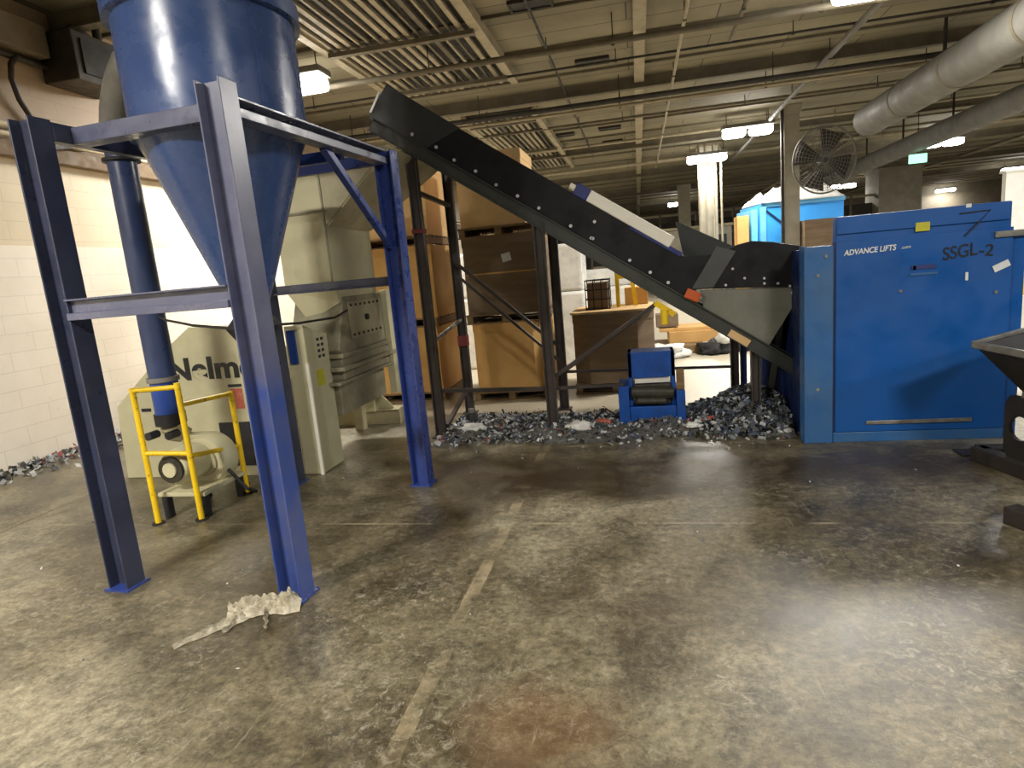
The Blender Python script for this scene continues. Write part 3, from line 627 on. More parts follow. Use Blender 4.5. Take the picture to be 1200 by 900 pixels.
# ------------------------------------------------------------------ small blue press under the conveyor
BP = thing('small_press', 'small grimy blue press standing in shreds under the conveyor', 'press', (.06, 6.15, 0))
for x0, x1, h in ((-.25, -.15, .42), (.29, .37, .36)):
    b = MB(); b.box(x0, x1, 5.92, 6.35, 0, h); b.build('side_post', M['press_blue'], BP, bevel=.006)
b = MB(); b.box(-.15, .29, 5.95, 6.32, 0, .21); b.build('lower_panel', M['press_blue'], BP, bevel=.006)
b = MB(); b.box(-.15, .29, 6.02, 6.30, .48, .73); b.box(-.15, -.11, 6.02, 6.30, .2, .73); b.box(.25, .29, 6.02, 6.30, .2, .73); b.build('upper_panel', M['press_blue'], BP, bevel=.006)
b = MB(); b.box(-.10, .24, 6.0, 6.26, .22, .42); b.tube([(-.13, 5.99, .35), (.27, 5.99, .33)], .06, 14); b.tube([(-.08, 5.96, .27), (.2, 5.96, .26)], .035, 12); b.build('motor', M['grime'], BP, bevel=.01)
b = MB(); b.box(-.09, .23, 5.99, 6.05, .435, .475); b.build('white_guard', M['white_film'], BP)
b = MB(); b.box(.30, .37, 5.98, 6.05, .36, .55); b.build('wood_block', M['wood'], BP, bevel=.004)
b = MB(); b.tube([(-.25, 6.0, .10), (-.38, 5.98, .20), (-.48, 6.0, .12), (-.55, 6.05, .02)], .010, 8); b.build('hose', M['cable'], BP, smooth=True)

# ------------------------------------------------------------------ cartons on pallets
def pallet(w=1.0, d=1.15):
    t = thing('pallet', 'pallet', 'pallet', (0, 0, 0))
    b = MB()
    for i in range(7):
        y = -d/2+.05+i*(d-.1)/6; b.box(-w/2, w/2, y-.05, y+.05, .10, .12)
    b.build('deck', M['wood'], t, local=True)
    for i in (-1, 0, 1):
        b = MB(); b.box(i*(w/2-.05)-.04, i*(w/2-.05)+.04, -d/2, d/2, .018, .10); b.build('stringer', M['wood'], t, local=True)
    b = MB()
    for i in (-1, 0, 1): b.box(-w/2, w/2, i*(d/2-.06)-.05, i*(d/2-.06)+.05, 0, .018)
    b.build('bottom_boards', M['wood'], t, local=True)
    return t
def carton(w, d, h, ch, mat, label, loc, group, lid=True, sticker=False, name='gaylord_box'):
    t = thing(name, label, 'cardboard box', loc, 0, group)
    x, y = w/2, d/2
    poly = [(-x+ch, -y), (x-ch, -y), (x, -y+ch), (x, y-ch), (x-ch, y), (-x+ch, y), (-x, y-ch), (-x, -y+ch)] if ch else [(-x, -y), (x, -y), (x, y), (-x, y)]
    b = MB(); b.prism(poly, 'xy', 0, h-.03); body = b.build('carton_wall', M[mat], t, bevel=.006, local=True)
    if lid:
        b = MB(); b.prism([(u*1.012, v*1.012) for u, v in poly], 'xy', h-.11, h); b.build('lid', M[mat], t, bevel=.004, local=True)
    if sticker:
        b = MB(); b.bar((.02, -y-.004, h-.27), (.13, -y-.004, h-.25), .004, .10); b.build('sticker', M['label_white'], t, local=True)['label'] = 'tilted white sticker'
        b = MB(); b.box(-x+.02, x-.02, -y-.004, -y, h*.52, h*.54); b.build('tape_band', M['card'], t, local=True)
    return t
PG = 'wooden pallets under the tall cartons'
pal = pallet()
first = [True]
def put_pallet(loc, label):
    if first[0]:
        first[0] = False; pal.location = loc; pal['label'] = label; pal['group'] = PG; return pal
    return dup(pal, loc, 0, label, PG)
S1x, S1y = -3.06, 8.25
S2x, S2y = -1.635, 8.08
GB = 'cartons stacked behind the conveyor'
put_pallet((S1x, S1y, 0), 'pallet on the floor under the left stack of tall tan cartons')
carton(.95, 1.15, .86, 0, 'card', 'tan carton at the bottom of the left stack behind the blue frame', (S1x, S1y, .12), GB)
put_pallet((S1x, S1y, .98), 'lower raised pallet between the two lowest tan cartons of the left stack')
carton(.97, 1.15, .92, 0, 'card', 'tan carton in the middle of the left stack behind the blue frame', (S1x+.02, S1y, 1.10), GB)
put_pallet((S1x, S1y, 2.02), 'top pallet in the left stack, under the pale carton')
carton(.95, 1.1, .90, 0, 'card_light', 'pale tan carton on top of the left stack under the conveyor head', (S1x+.02, S1y, 2.14), GB)
put_pallet((S2x, S2y, 0), 'pallet on the floor under the eight-sided yellow-tan carton')
carton(.93, 1.12, .86, .14, 'card', 'eight-sided yellow-tan carton at the bottom of the second stack', (S2x, S2y, .12), GB)
put_pallet((S2x, S2y, .98), 'pallet carrying the dark brown carton in the second stack')
carton(.93, 1.12, .93, 0, 'card_brown', 'dark brown carton with white sticker in the middle of the second stack', (S2x, S2y, 1.10), GB, sticker=True)
put_pallet((S2x, S2y, 2.03), 'pallet above the dark brown carton of the second stack')
carton(.80, .80, .86, 0, 'card_light', 'light tan carton on top of the second stack, half hidden by the conveyor', (S2x-.06, S2y-.15, 2.15), GB)
put_pallet((-.35, 8.25, 0), 'pallet under the single brown carton beside the conveyor leg')
carton(1.0, 1.12, .87, .20, 'card_brown', 'single brown carton standing right of the conveyor middle legs', (-.35, 8.25, .12), GB)
# goods on and behind the single carton
b = MB()
b.box(-.86, .16, 7.70, 8.80, .995, 1.02); o = centre(b.build('plywood_sheet', M['card_light'], bevel=.004), (-.35, 8.25, .995)); tag(o, 'pale sheet lying on top of the single brown carton', 'sheet')
CR = thing('wire_crate', 'small wire crate of brown packs standing on the pale sheet', 'crate', (-.52, 8.2, 1.02))
b = MB(); b.box(-.66, -.40, 8.05, 8.35, 1.03, 1.36); b.build('brown_pack', M['card_brown'], CR, bevel=.01)
b = MB()
for i in range(4):
    x = -.68+i*.10
    b.bar((x, 8.03, 1.02), (x, 8.03, 1.40), .012, .012); b.bar((x, 8.37, 1.02), (x, 8.37, 1.40), .012, .012)
for z in (1.03, 1.15, 1.27, 1.39):
    b.bar((-.68, 8.03, z), (-.38, 8.03, z), .012, .012); b.bar((-.68, 8.37, z), (-.38, 8.37, z), .012, .012)
for z in (1.03, 1.15, 1.27, 1.39):
    for x in (-.68, -.38): b.bar((x, 8.03, z), (x, 8.37, z), .012, .012)
b.build('wire_frame', M['cable'], CR)
LD = thing('step_stool', 'yellow folding step stool behind the conveyor frame', 'stool', (-.20, 8.3, 1.02))
b = MB(); b.bar((-.28, 8.2, 1.02), (-.28, 8.2, 1.5), .05, .04); b.build('leg', M['yellow'], LD)
b = MB(); b.bar((-.06, 8.3, 1.02), (-.10, 8.3, 1.45), .05, .04); b.build('leg', M['yellow'], LD)
b = MB(); b.box(-.30, .0, 8.15, 8.35, 1.38, 1.50); b.build('step', M['yellow'], LD, bevel=.01)
b = MB(); b.box(-.20, .10, 8.45, 8.75, 1.02, 1.25); tag(centre(b.build('parts_box', M['card'], bevel=.008), (-.05, 8.6, 1.02)), 'small tan box on the pale sheet behind the yellow stool', 'box')
# wrapped bales in the bright aisle behind
bl_lab = ['white wrapped bale seen in the gap between the two carton stacks', 'white wrapped bale seen just right of the second carton stack', 'white wrapped bale seen between the paired conveyor legs and the wire crate']
for i, (x, y) in enumerate(((-2.9, 10.6), (-1.35, 10.4), (-.55, 11.2))):
    t = thing('wrapped_bale', bl_lab[i], 'bale', (x, y, 0), 0, 'white wrapped bales in the aisle')
    b = MB(); b.box(x-.5, x+.5, y-.45, y+.45, .0, 1.2); b.build('lower_block', M['white_film'], t, bevel=.05)
    b = MB(); b.box(x-.48, x+.48, y-.43, y+.43, 1.2, 1.95 if i < 2 else 1.5); b.build('upper_block', M['white_film'], t, bevel=.05)

# ------------------------------------------------------------------ heap in the aisle
b = MB(); b.box(-.15, 1.0, 10.6, 11.6, .0, .14); tag(centre(b.build('timber_stack', M['wood'], bevel=.01), (.4, 11.1, 0)), 'low stack of pale timber on the bright aisle floor', 'timber')
b = MB(); b.box(.45, 1.5, 10.9, 11.7, .14, .34); b.box(.30, 1.4, 10.95, 11.6, .34, .40); tag(centre(b.build('flattened_cartons', M['card'], bevel=.01), (.95, 11.3, .14)), 'flattened tan cartons piled behind the low timber stack', 'cardboard')
b = MB(); b.box(.25, .62, 11.0, 11.4, .42, .64); tag(centre(b.build('open_carton', M['card_brown'], bevel=.01), (.45, 11.2, .42)), 'small brown carton on top of the flattened cartons', 'carton')
def sack(name, c, r, mat, label, cat, seed, sq=(1, 1, .6)):
    import bmesh
    bm = bmesh.new(); bmesh.ops.create_icosphere(bm, subdivisions=3, radius=1)
    for v in bm.verts:
        n = noise.noise(v.co*1.7+V3((seed, 0, 0)))*.5+abs(noise.noise(v.co*3.6+V3((seed, 3, 0))))*.55-.15
        v.co = V3((v.co.x*sq[0], v.co.y*sq[1], v.co.z*sq[2]))*r*(1+n)
        if v.co.z < -r*sq[2]*.55: v.co.z = -r*sq[2]*.55
    me = bpy.data.meshes.new(name); bm.to_mesh(me); bm.free(); me.materials.append(M[mat])
    me.polygons.foreach_set('use_smooth', [True]*len(me.polygons))
    zmin = min(v.co.z for v in me.vertices); me.transform(Matrix.Translation((0, 0, -zmin)))
    o = bpy.data.objects.new(name, me); COL.objects.link(o); o.location = c
    return tag(o, label, cat)
sack('rubbish_bag', (1.12, 10.45, 0), .24, 'rubber', 'black rubbish bag at the foot of the aisle heap', 'bag', 1)
sack('rubbish_bag', (1.62, 10.7, 0), .26, 'rubber', 'black rubbish bag right of the white bag in the aisle', 'bag', 4)
sack('plastic_bag', (1.30, 10.40, .17), .17, 'white_film', 'crumpled white plastic bag on the black bags in the aisle', 'bag', 9, (.8, .8, .9))
sack('plastic_bag', (.35, 10.25, 0), .30, 'white_film', 'wide dusty white bag left of the black bags in the aisle', 'bag', 12, (1.4, .8, .5))

# ------------------------------------------------------------------ far stock, blue bin
SB = thing('stock_bin', 'bright blue bulk bin heaped with white film behind the dumper', 'bin', (4.25, 19.3, 0), radians(9))
b = MB(); b.box(-1.08, 1.12, -.75, 1.0, .7, 2.78); b.build('bin_wall', M['sky_blue'], SB, bevel=.02, local=True)
b = MB(); b.box(-1.10, -.95, -.78, -.75, .8, 2.78); b.build('corner_post', M['sky_blue_light'], SB, local=True)
b = MB(); b.box(-1.10, 1.14, -.78, -.75, 2.70, 2.80); b.build('rim', M['sky_blue_light'], SB, local=True)
b = MB(); b.bar((-.94, -.77, 2.6), (-.14, -.77, 1.92), .02, .04); b.build('strap', M['dump_dark'], SB, local=True)
b = MB(); b.box(-1.27, -1.10, -.55, .7, 1.5, 2.67); b.build('side_flap', M['sky_blue_light'], SB, local=True)
b = MB(); b.box(-1.05, 1.10, -.7, .95, 0, .7); b.build('bin_base', M['card_brown'], SB, local=True)
def film(name, x0, x1, y0, y1, z, amp, label, seed, n=26):
    vs = []; fs = []
    for j in range(n+1):
        for i in range(n+1):
            u, v = i/n, j/n; e = min(1, 6*min(u, 1-u, v, 1-v))
            h = (noise.noise(V3((u*4+seed, v*4, 0)))*.5+noise.noise(V3((u*11+seed, v*11, 4)))*.3+.45)*amp*e
            vs.append((x0+(x1-x0)*u, y0+(y1-y0)*v, z+max(0, h)))
    for j in range(n):
        for i in range(n): a_ = j*(n+1)+i; fs.append((a_, a_+1, a_+n+2, a_+n+1))
    m_ = len(vs); vs += [(p[0], p[1], z-.04) for p in vs]
    for j in range(n):
        for i in range(n): a_ = m_+j*(n+1)+i; fs.append((a_, a_+n+1, a_+n+2, a_+1))
    ring = [i for i in range(n+1)]+[j*(n+1)+n for j in range(1, n+1)]+[n*(n+1)+i for i in range(n-1, -1, -1)]+[j*(n+1) for j in range(n-1, 0, -1)]
    for a_, b_ in zip(ring, ring[1:]+ring[:1]): fs.append((a_, a_+m_, b_+m_, b_))
    b = MB(); b.add(vs, fs); return centre(b.build(name, M['white_film']), ((x0+x1)/2, (y0+y1)/2, z-.04))
o = film('film_heap', -1.06, 1.1, -.7, .95, 0, .55, '', 3); o.location = (4.25, 19.3, 2.80); o.rotation_euler = (0, 0, radians(9)); tag(o, 'crumpled white film heaped on the bright blue bin', 'plastic film')
carton(1.3, 1.2, 2.2, 0, 'card_brown', 'tall grey-brown carton standing before the bright blue bin', (4.72, 17.6, 0), None)
carton(.30, .6, 2.52, 0, 'card', 'narrow orange-brown carton left of the bright blue bin', (2.84, 18.7, 0), None)
# far low storage seen between tube and bin
FS = thing('storage_cabin', 'pale low storage cabin far down the aisle', 'cabin', (2.6, 27, 0))
b = MB(); b.box(.6, 3.6, 26, 28, 0, 2.6); b.build('cabin_wall', M['concrete_col'], FS, bevel=.03)
b = MB(); b.box(.5, 3.7, 25.9, 28.1, 2.6, 2.7); b.build('cabin_roof', M['ceil_pale'], FS, bevel=.01)
b = MB(); b.box(2.75, 3.4, 25.96, 26, 1.75, 2.3); b.build('window', M['label_dark'], FS)
DR = thing('storage_rack', 'dark storage rack running along the far aisle', 'rack', (4.5, 34, 0))
b = MB(); b.box(-2.5, 12.5, 35.4, 36.4, 0, 3.4); b.build('dark_goods', M['ceil_dark'], DR, bevel=.02)
for i in range(9):
    b = MB(); x = -2.5+i*1.87; b.box(x-.06, x+.06, 35.2, 35.32, 0, 3.9); b.build('upright', M['ceil_beam'], DR)
for z in (1.3, 2.6, 3.7):
    b = MB(); b.box(-2.5, 12.5, 35.22, 35.3, z, z+.12); b.build('shelf_beam', M['ceil_pale'], DR)

# wall fan on the column
FN = thing('column_fan', 'large round grey fan mounted high on the slim column', 'fan', (4.1, 17.2, 3.7))
fx, fy, fz = 4.52, 17.0, 3.58
fr = .78
ax = V3((.25, -1, -.12)).normalized(); e1 = ax.cross(V3((0, 0, 1))).normalized(); e2 = e1.cross(ax)
FC = V3((fx, fy, fz))
def fp(r, t, d=0): return FC+e1*r*cos(t)+e2*r*sin(t)+ax*d
b = MB(); b.tube([fp(fr, 2*pi*i/40) for i in range(41)], .022, 8, caps=False); b.build('guard_ring', M['duct'], FN, smooth=True)
b = MB()
for r in (.10, .18, .26, .34, .42, .50, .58, .66, .72): b.tube([fp(r, 2*pi*i/32, .06*(1-r/fr)) for i in range(33)], .006, 5, caps=False)
for i in range(36): b.tube([fp(.06, 2*pi*i/36, .06), fp(fr, 2*pi*i/36, 0)], .006, 5)
b.build('wire_guard', M['duct'], FN)
for i in range(4):
    t = i*pi/2+.3; b = MB(); b.slab([fp(.08, t-.5, -.06), fp(.74, t-.42, -.12), fp(.76, t+.42, -.06), fp(.08, t+.5, -.03)], .008); b.build('blade', M['ceil_dark'], FN)
b = MB(); b.tube([fp(0, 0, -.2), fp(0, 0, .03)], .10, 16); b.build('motor', M['seam'], FN, smooth=True)
b = MB(); b.tube([fp(0, 0, -.18), (3.9, 17.32, 3.65)], .04, 8); b.build('bracket', M['duct'], FN)
b = MB(); b.bar((3.63, 17.3, 0), (3.63, 17.3, 5.0), .07, .07); tag(b.build('column_conduit', M['ceil_dark']), 'dark conduit running up the slim column beside the fan', 'conduit')

# ------------------------------------------------------------------ ceiling fittings
fixt = thing('high_bay_light', 'x', 'ceiling light', (0, 0, 0), 0, 'high bay lights')
b = MB(); b.box(-.62, .62, -.2, .2, .03, .12); b.build('housing', M['duct'], fixt, bevel=.01, local=True)
for s in (-1, 1):
    b = MB(); b.box(s*.32-.27, s*.32+.27, -.2, .2, -.17, .03); b.build('diffuser', M['emit'], fixt, bevel=.07, local=True)
b = MB()
for s in (-1, 1): b.tube([(s*.5, 0, .12), (s*.5, 0, .40)], .01, 6)
b.build('hanger', M['ceil_dark'], fixt, local=True)
LZ = 4.6
lights = [((3.05, 8.85), 'bright lamp hanging nearest above the floor right of the conveyor', 1.0),
          ((-4.92, 9.0), 'bright lamp seen just right of the blue hopper', 1.0),
          ((2.85, 17.5), 'twin bright lamp left of the slim fan column', .8),
          ((2.26, 21.4), 'lamp above the far column left of the fan column', .6),
          ((2.42, 38.3), 'small distant lamp low above the conveyor top', .5),
          ((10.1, 24.3), 'lamp above the blue dumper, left of the green sign', .7),
          ((11.06, 38.0), 'distant lamp just above the bright blue bin', .5),
          ((21.5, 51.0), 'distant lamp directly above the dumper top', .5),
          ((19.6, 38.8), 'lamp at the right edge of the photo above the dumper', .5)]
for i, ((x, y), lb, e) in enumerate(lights):
    if i == 0: fixt.location = (x, y, LZ); fixt['label'] = lb
    else: dup(fixt, (x, y, LZ), 0, lb, 'high bay lights')
def lamp(x, y, w, col=(1., .955, .87), sx=1.2, sy=.5, z=LZ-.2):
    d = bpy.data.lights.new('lamp', 'AREA'); d.shape = 'RECTANGLE'; d.size = sx; d.size_y = sy; d.energy = w; d.color = col
    o = bpy.data.objects.new('lamp', d); COL.objects.link(o); o.location = (x, y, z); return o
for (x, y), lb, e in lights: lamp(x, y, 330*e)
lamp(3.05, 8.85, 90); 
# lamps of the same rows behind and beside the photographer
for x, y, w in ((-3.9, -1.2, 620), (3.2, -1.6, 560), (9.8, .5, 560), (9.9, 9.0, 360), (9.9, 16.5, 330), (-4.3, 17.5, 330), (17, 14, 330), (17, 24, 300), (-4.2, 27, 300)): lamp(x, y, w, (.96, .97, 1.) if x > 5 else (1., .955, .87))

def ctube(name, p, q, r, mat, label, cat='pipe', hang=True, grp=None):
    b = MB(); b.tube([p, q], r, 10)
    if name != 'ceiling_pipe': return tag(b.build(name, M[mat], smooth=True), label, cat, grp)
    t = thing(name, label, cat, V3(p), 0, grp); b.build('tube', M[mat], t, smooth=True); p, q = V3(p), V3(q); L = (q-p).length
    u = .9
    while u < min(L, 22):
        c = p+(q-p)*u/L; b = MB(); b.bar(c+V3((0, 0, r*.5)), (c.x, c.y, H-.002), .014, .014); b.box(c.x-.022, c.x+.022, c.y-.022, c.y+.022, c.z-r-.008, c.z-r+.02)
        b.bar((c.x, c.y, c.z-r), (c.x, c.y, c.z+r), .05, .012)
        b.build('hanger', M['ceil_dark'], t); u += 2.7
    return t
ctube('ceiling_pipe', (-6.5, 9.55, 4.62), (29, 9.55, 4.62), .045, 'ceil_beam', 'thick brown pipe crossing the ceiling above the conveyor head')
ctube('ceiling_pipe', (-6.5, 12.6, 4.56), (29, 12.6, 4.56), .05, 'ceil_dark', 'dark pipe running along the deep ceiling beam')
ctube('ceiling_pipe', (-6.5, 13.25, 4.6), (29, 13.25, 4.6), .035, 'ceil_pale', 'pale pipe running beside the deep ceiling beam')
ctube('ceiling_pipe', (-6.5, 18.6, 4.87), (29, 18.6, 4.87), .04, 'ceil_pale', 'pale pipe crossing the ceiling beyond the dark vents')
ctube('ceiling_pipe', (-6.5, 23.2, 4.88), (29, 23.2, 4.88), .06, 'ceil_pale', 'thick pale pipe crossing the far ceiling')
ctube('ceiling_pipe', (.78, 6, 4.78), (.78, 24, 4.78), .025, 'ceil_pale', 'thin pale conduit running away along the ceiling')
ctube('ceiling_pipe', (-6.5, 11.1, 4.82), (29, 11.1, 4.82), .02, 'ceil_dark', 'thin dark conduit crossing the ceiling just before the deep beam')
ctube('ceiling_pipe', (-6.5, 15.6, 4.85), (29, 15.6, 4.85), .03, 'ceil_beam', 'brown conduit crossing the ceiling between the deep beam and the far vents')
ctube('ceiling_pipe', (-1.2, 6.5, 4.84), (-1.2, 20, 4.84), .018, 'ceil_dark', 'thin dark conduit running away beside the slatted roof louvres')
ctube('ceiling_pipe', (1.55, 6, 4.8), (1.55, 10.9, 4.8), .03, 'ceil_beam', 'short brown conduit on the ceiling right of the pale strip')
ctube('ceiling_pipe', (3.35, 6, 4.72), (3.35, 24, 4.72), .05, 'duct', 'grey pipe running away beside the row of lamps')
DU = thing('air_duct', 'long grey air duct running away under the right ceiling', 'duct', (5.6, 18, 4.3))
b = MB(); b.tube([(4.98, 6.3, 4.10), (4.98, 15.4, 4.10)], .32, 24); b.build('duct_tube', M['duct'], DU, smooth=True)
for y in (7.5, 9.5, 11.5, 13.5):
    b = MB(); b.tube([(4.98, y-.03, 4.10), (4.98, y+.03, 4.10)], .328, 24); b.build('duct_band', M['ceil_beam'], DU, smooth=True)
DU2 = thing('air_duct', 'second grey duct at the right edge, running away beyond the dumper', 'duct', (9, 20, 4.3))
b = MB(); b.tube([(7.7, 7, 4.12), (7.7, 29, 4.12)], .26, 24); b.build('duct_tube', M['duct'], DU2, smooth=True)
for T_, x_, r_d, z_ in ((DU, 4.98, .32, 4.10), (DU2, 7.7, .26, 4.12)):
    for y in range(9, 15 if x_ < 6 else 27, 3):
        b = MB(); b.bar((x_, y, z_+r_d-.03), (x_, y, H-.002), .05, .012); b.build('strap', M['ceil_dark'], T_)
# roof louvres
def louvre(x0, x1, y0, y1, label):
    t = thing('roof_louvre', label, 'louvre', ((x0+x1)/2, (y0+y1)/2, H-.25), 0, 'slatted roof louvres')
    b = MB(); b.box(x0, x1, y0, y1, H-.02, H-.005); b.build('backing', M['ceil_dark'], t)
    b = MB(); n = int((x1-x0)/.135); rr = random.Random(3)
    for i in range(n):
        x = x0+.05+i*(x1-x0-.1)/(n-1)
        b.cur = 0 if rr.random() < .6 else 1
        w = rr.choice((.016, .024, .034))
        b.box(x-w, x+w, y0, y1, H-.12, H-.08)
    b.build('slat', [M['ceil_pale'], M['ceil_beam']], t)
    b = MB(); b.box(x1-.02, x1+.10, y0, y1, H-.16, H); b.box(x0-.10, x0+.02, y0, y1, H-.16, H); b.build('curb', M['ceil_pale'], t)
    for y in (y0+.4, (y0+y1)/2, y1-.5):
        b = MB(); b.box(x0, x1, y-.05, y+.05, H-.22, H-.16); b.build('cross_bar', M['ceil_beam'], t)
louvre(-4.15, -2.02, 6.2, 11.6, 'slatted roof louvre above the conveyor head')
louvre(-3.55, -2.05, 14.0, 22.0, 'slatted roof louvre farther off, just above the cartons')
vents = [((-.60, 11.5), 'dark ceiling vent above the middle of the conveyor'), ((-1.21, 8.75), 'dark ceiling vent cut by the top edge of the photo'), ((-.55, 17.1), 'dark ceiling vent just beyond the deep beam'), ((-.55, 19.0), 'dark ceiling vent beyond the deep beam, the farther of the close pair'), ((-1.75, 17.2), 'small dark ceiling vent beside the far roof louvre')]
vt = None
for (x, y), lb in vents:
    if vt is None:
        vt = thing('ceiling_vent', lb, 'vent', (x, y, H), 0, 'dark ceiling vents')
        b = MB(); b.box(-.26, .26, -.13, .13, -.035, -.005); b.build('grille', M['cable'], vt, local=True)
        b = MB()
        for s in (-1, 1): b.box(-.28, .28, s*.14-.015, s*.14+.015, -.05, 0); b.box(s*.27-.015, s*.27+.015, -.14, .14, -.05, 0)
        b.build('frame', M['ceil_dark'], vt, local=True)
    else: dup(vt, (x, y, H), 0, lb, 'dark ceiling vents')
b = MB(); b.box(7.5, 7.95, 20, 20.06, 3.56, 3.80); ex = b.build('exit_sign', M['exit'], bevel=.01); tag(centre(ex, (7.72, 20.03, 3.56)), 'small pale green lit sign hanging under the far ceiling', 'sign')
ctube('sign_hanger', (7.72, 20.03, 3.80), (7.72, 20.03, 5.0), .012, 'ceil_dark', 'thin rod carrying the pale green sign', 'rod')
for i, (x, y) in enumerate(((2.03, 21.6), (2.24, 21.7), (2.48, 21.7), (2.72, 21.75))):
    ctube('drop_pipe', (x, y, 0), (x, y, 5.0), .035, 'ceil_pale', 'pale drop pipes standing under the lamp at the far column', 'pipe', grp='pale drop pipes')

# ------------------------------------------------------------------ left wall fittings
WX = -6.6
UH = thing('unit_heater', 'dark brown heater unit high on the left wall', 'heater', (-6.3, 6.95, 4.2))
b = MB(); b.box(WX+.002, -6.12, 6.52, 7.25, 4.18, 4.72); b.build('casing', M['unit_dark'], UH, bevel=.015)
b = MB(); b.box(-6.12, -6.10, 6.62, 7.15, 4.26, 4.64); b.build('grille', M['cable'], UH)
b = MB(); b.tube([(-6.3, 7.1, 4.72), (-6.3, 7.1, 5.0)], .05, 12); b.build('pipe', M['unit_dark'], UH, smooth=True)
b = MB(); b.tube([(-6.3, 6.6, 4.72), (-6.3, 6.8, 4.86), (-6.3, 7.0, 4.76)], .035, 10); b.build('bend_pipe', M['unit_dark'], UH, smooth=True)
b = MB(); b.box(WX, -6.40, 5.7, 6.48, 4.42, 4.76); tag(centre(b.build('wall_cabinet', M['unit_grey'], bevel=.01), (-6.5, 6.1, 4.42)), 'grey cabinet on the left wall beside the dark heater', 'cabinet')
b = MB(); b.tube([(-6.54, 2, 4.36), (-6.54, 8.6, 4.36)], .035, 10); tag(b.build('wall_conduit', M['unit_dark'], smooth=True), 'brown conduit running along the upper left wall', 'conduit')
b = MB(); b.tube([(-6.52, 6.15, 4.37), (-6.5, 6.05, 4.25), (-6.5, 6.02, 4.1), (-6.52, 6.08, 3.9), (-6.54, 6.22, 3.7)], .03, 10); tag(b.build('wall_hose', M['unit_dark'], smooth=True), 'curved brown hose hanging below the wall conduit', 'hose')
b = MB(); b.box(WX, -6.48, -6, 30, 3.27, 3.44); struct(b.build('trim_%d' % k, M['ledge'], bevel=.01)); k += 1
for z, lb in ((3.50, 'lower white pipe on the left wall above the brown ledge'), (3.60, 'upper white pipe on the left wall above the brown ledge')):
    b = MB(); b.tube([(-6.5, -6, z), (-6.5, 30, z)], .033, 10); tag(b.build('wall_pipe', M['pipe_white'], smooth=True), lb, 'pipe', 'white wall pipes')
b = MB(); b.bar((-6.45, 6.2, 3.40), (-6.40, 7.1, 3.62), .04, .05); tag(b.build('wall_bracket', M['unit_dark']), 'dark slanted bracket across the white wall pipes', 'bracket')

# ------------------------------------------------------------------ tilting tub at the right edge
TB = thing('tipping_tub', 'black tapered tipping tub with worn steel rim at the right edge', 'tub', (2.75, 4.4, 0))
A_, B_ = V3((2.09, 4.53, .87)), V3((2.0, 3.70, .87))   # rim line runs toward the camera on the left side
ta = V3((2.09, 4.50, .875)); tbv = V3((2.45, 3.55, .80)); tcv = V3((3.40, 3.95, .86)); tdv = V3((2.98, 5.00, .95))
low = [V3((2.36, 4.40, .54)), V3((2.56, 3.92, .50)), V3((3.10, 4.08, .48)), V3((2.92, 4.58, .50))]
topl = [ta, tbv, tcv, tdv]
b = MB()
inn = [p*.94+V3((2.75, 4.3, .86))*.06 for p in topl]; inl = [p*.94+V3((2.78, 4.24, .56))*.06 for p in low]
b.add(topl+low+inn+inl, [(0, 1, 5, 4), (1, 2, 6, 5), (2, 3, 7, 6), (3, 0, 4, 7), (7, 6, 5, 4), (8, 12, 13, 9), (9, 13, 14, 10), (10, 14, 15, 11), (11, 15, 12, 8), (12, 15, 14, 13), (0, 8, 9, 1), (1, 9, 10, 2), (2, 10, 11, 3), (3, 11, 8, 0)])
b.build('tub_shell', M['tub'], TB)
for p, q in ((ta, tbv), (tbv, tcv), (tcv, tdv), (tdv, ta)):
    b = MB(); b.bar(p, q, .03, .045); b.build('rim', M['rim'], TB, bevel=.006)
# perforated rockers: plates with round holes
def rocker(p0, p1):
    p0, p1 = V3(p0), V3(p1); d = p1-p0; L = d.length; d.normalize(); nrm = V3((d.y, -d.x, 0))
    b = MB(); nseg = 20
    cells = 3; cw = L/cells
    z0, z1 = .10, .52
    for c in range(cells):
        cx_, cz_ = (c+.5)*cw, .31; r = min(cw, z1-z0)*.34
        ring_in = []; ring_out = []
        for kx in range(nseg):
            t = 2*pi*kx/nseg; ci, si = cos(t), sin(t); s = max(abs(ci), abs(si))
            ring_in.append((cx_+r*ci, cz_+r*si)); ring_out.append((cx_+cw/2*ci/s, cz_+(z1-z0)/2*si/s))
        for off in (-.012, .012):
            vs = [p0+d*u+nrm*off+V3((0, 0, z-p0.z)) for u, z in ring_in+ring_out]
            b.add(vs, [(i, (i+1) % nseg, nseg+(i+1) % nseg, nseg+i) for i in range(nseg)])
        vs = [p0+d*u+nrm*o_+V3((0, 0, z-p0.z)) for o_ in (-.012, .012) for u, z in ring_in]
        b.add(vs, [(i, (i+1) % nseg, nseg+(i+1) % nseg, nseg+i) for i in range(nseg)])
    return b
rocker((2.34, 4.58, 0), (2.54, 3.90, 0)).build('rocker_plate', M['tub'], TB)
rocker((3.0, 4.75, 0), (3.2, 4.0, 0)).build('rocker_plate', M['tub'], TB)
b = MB(); b.bar((2.36, 4.42, .57), (2.50, 4.02, .52), .05, .08); b.build('pivot_lug', M['rim'], TB)
b = MB(); b.bar((2.28, 4.80, .05), (2.55, 3.70, .05), .10, .10); b.build('skid_rail', M['darkwood'], TB, bevel=.008)
b = MB(); b.bar((2.95, 4.95, .05), (3.22, 3.80, .05), .10, .10); b.build('skid_rail', M['darkwood'], TB, bevel=.008)
b = MB(); b.box(2.28, 3.1, 4.72, 4.84, 0, .10); b.build('skid_cross', M['darkwood'], TB, bevel=.008)
b = MB(); b.bar((2.48, 4.40, .13), (3.06, 4.52, .13), .08, .06); b.build('skid_cross', M['darkwood'], TB, bevel=.008)
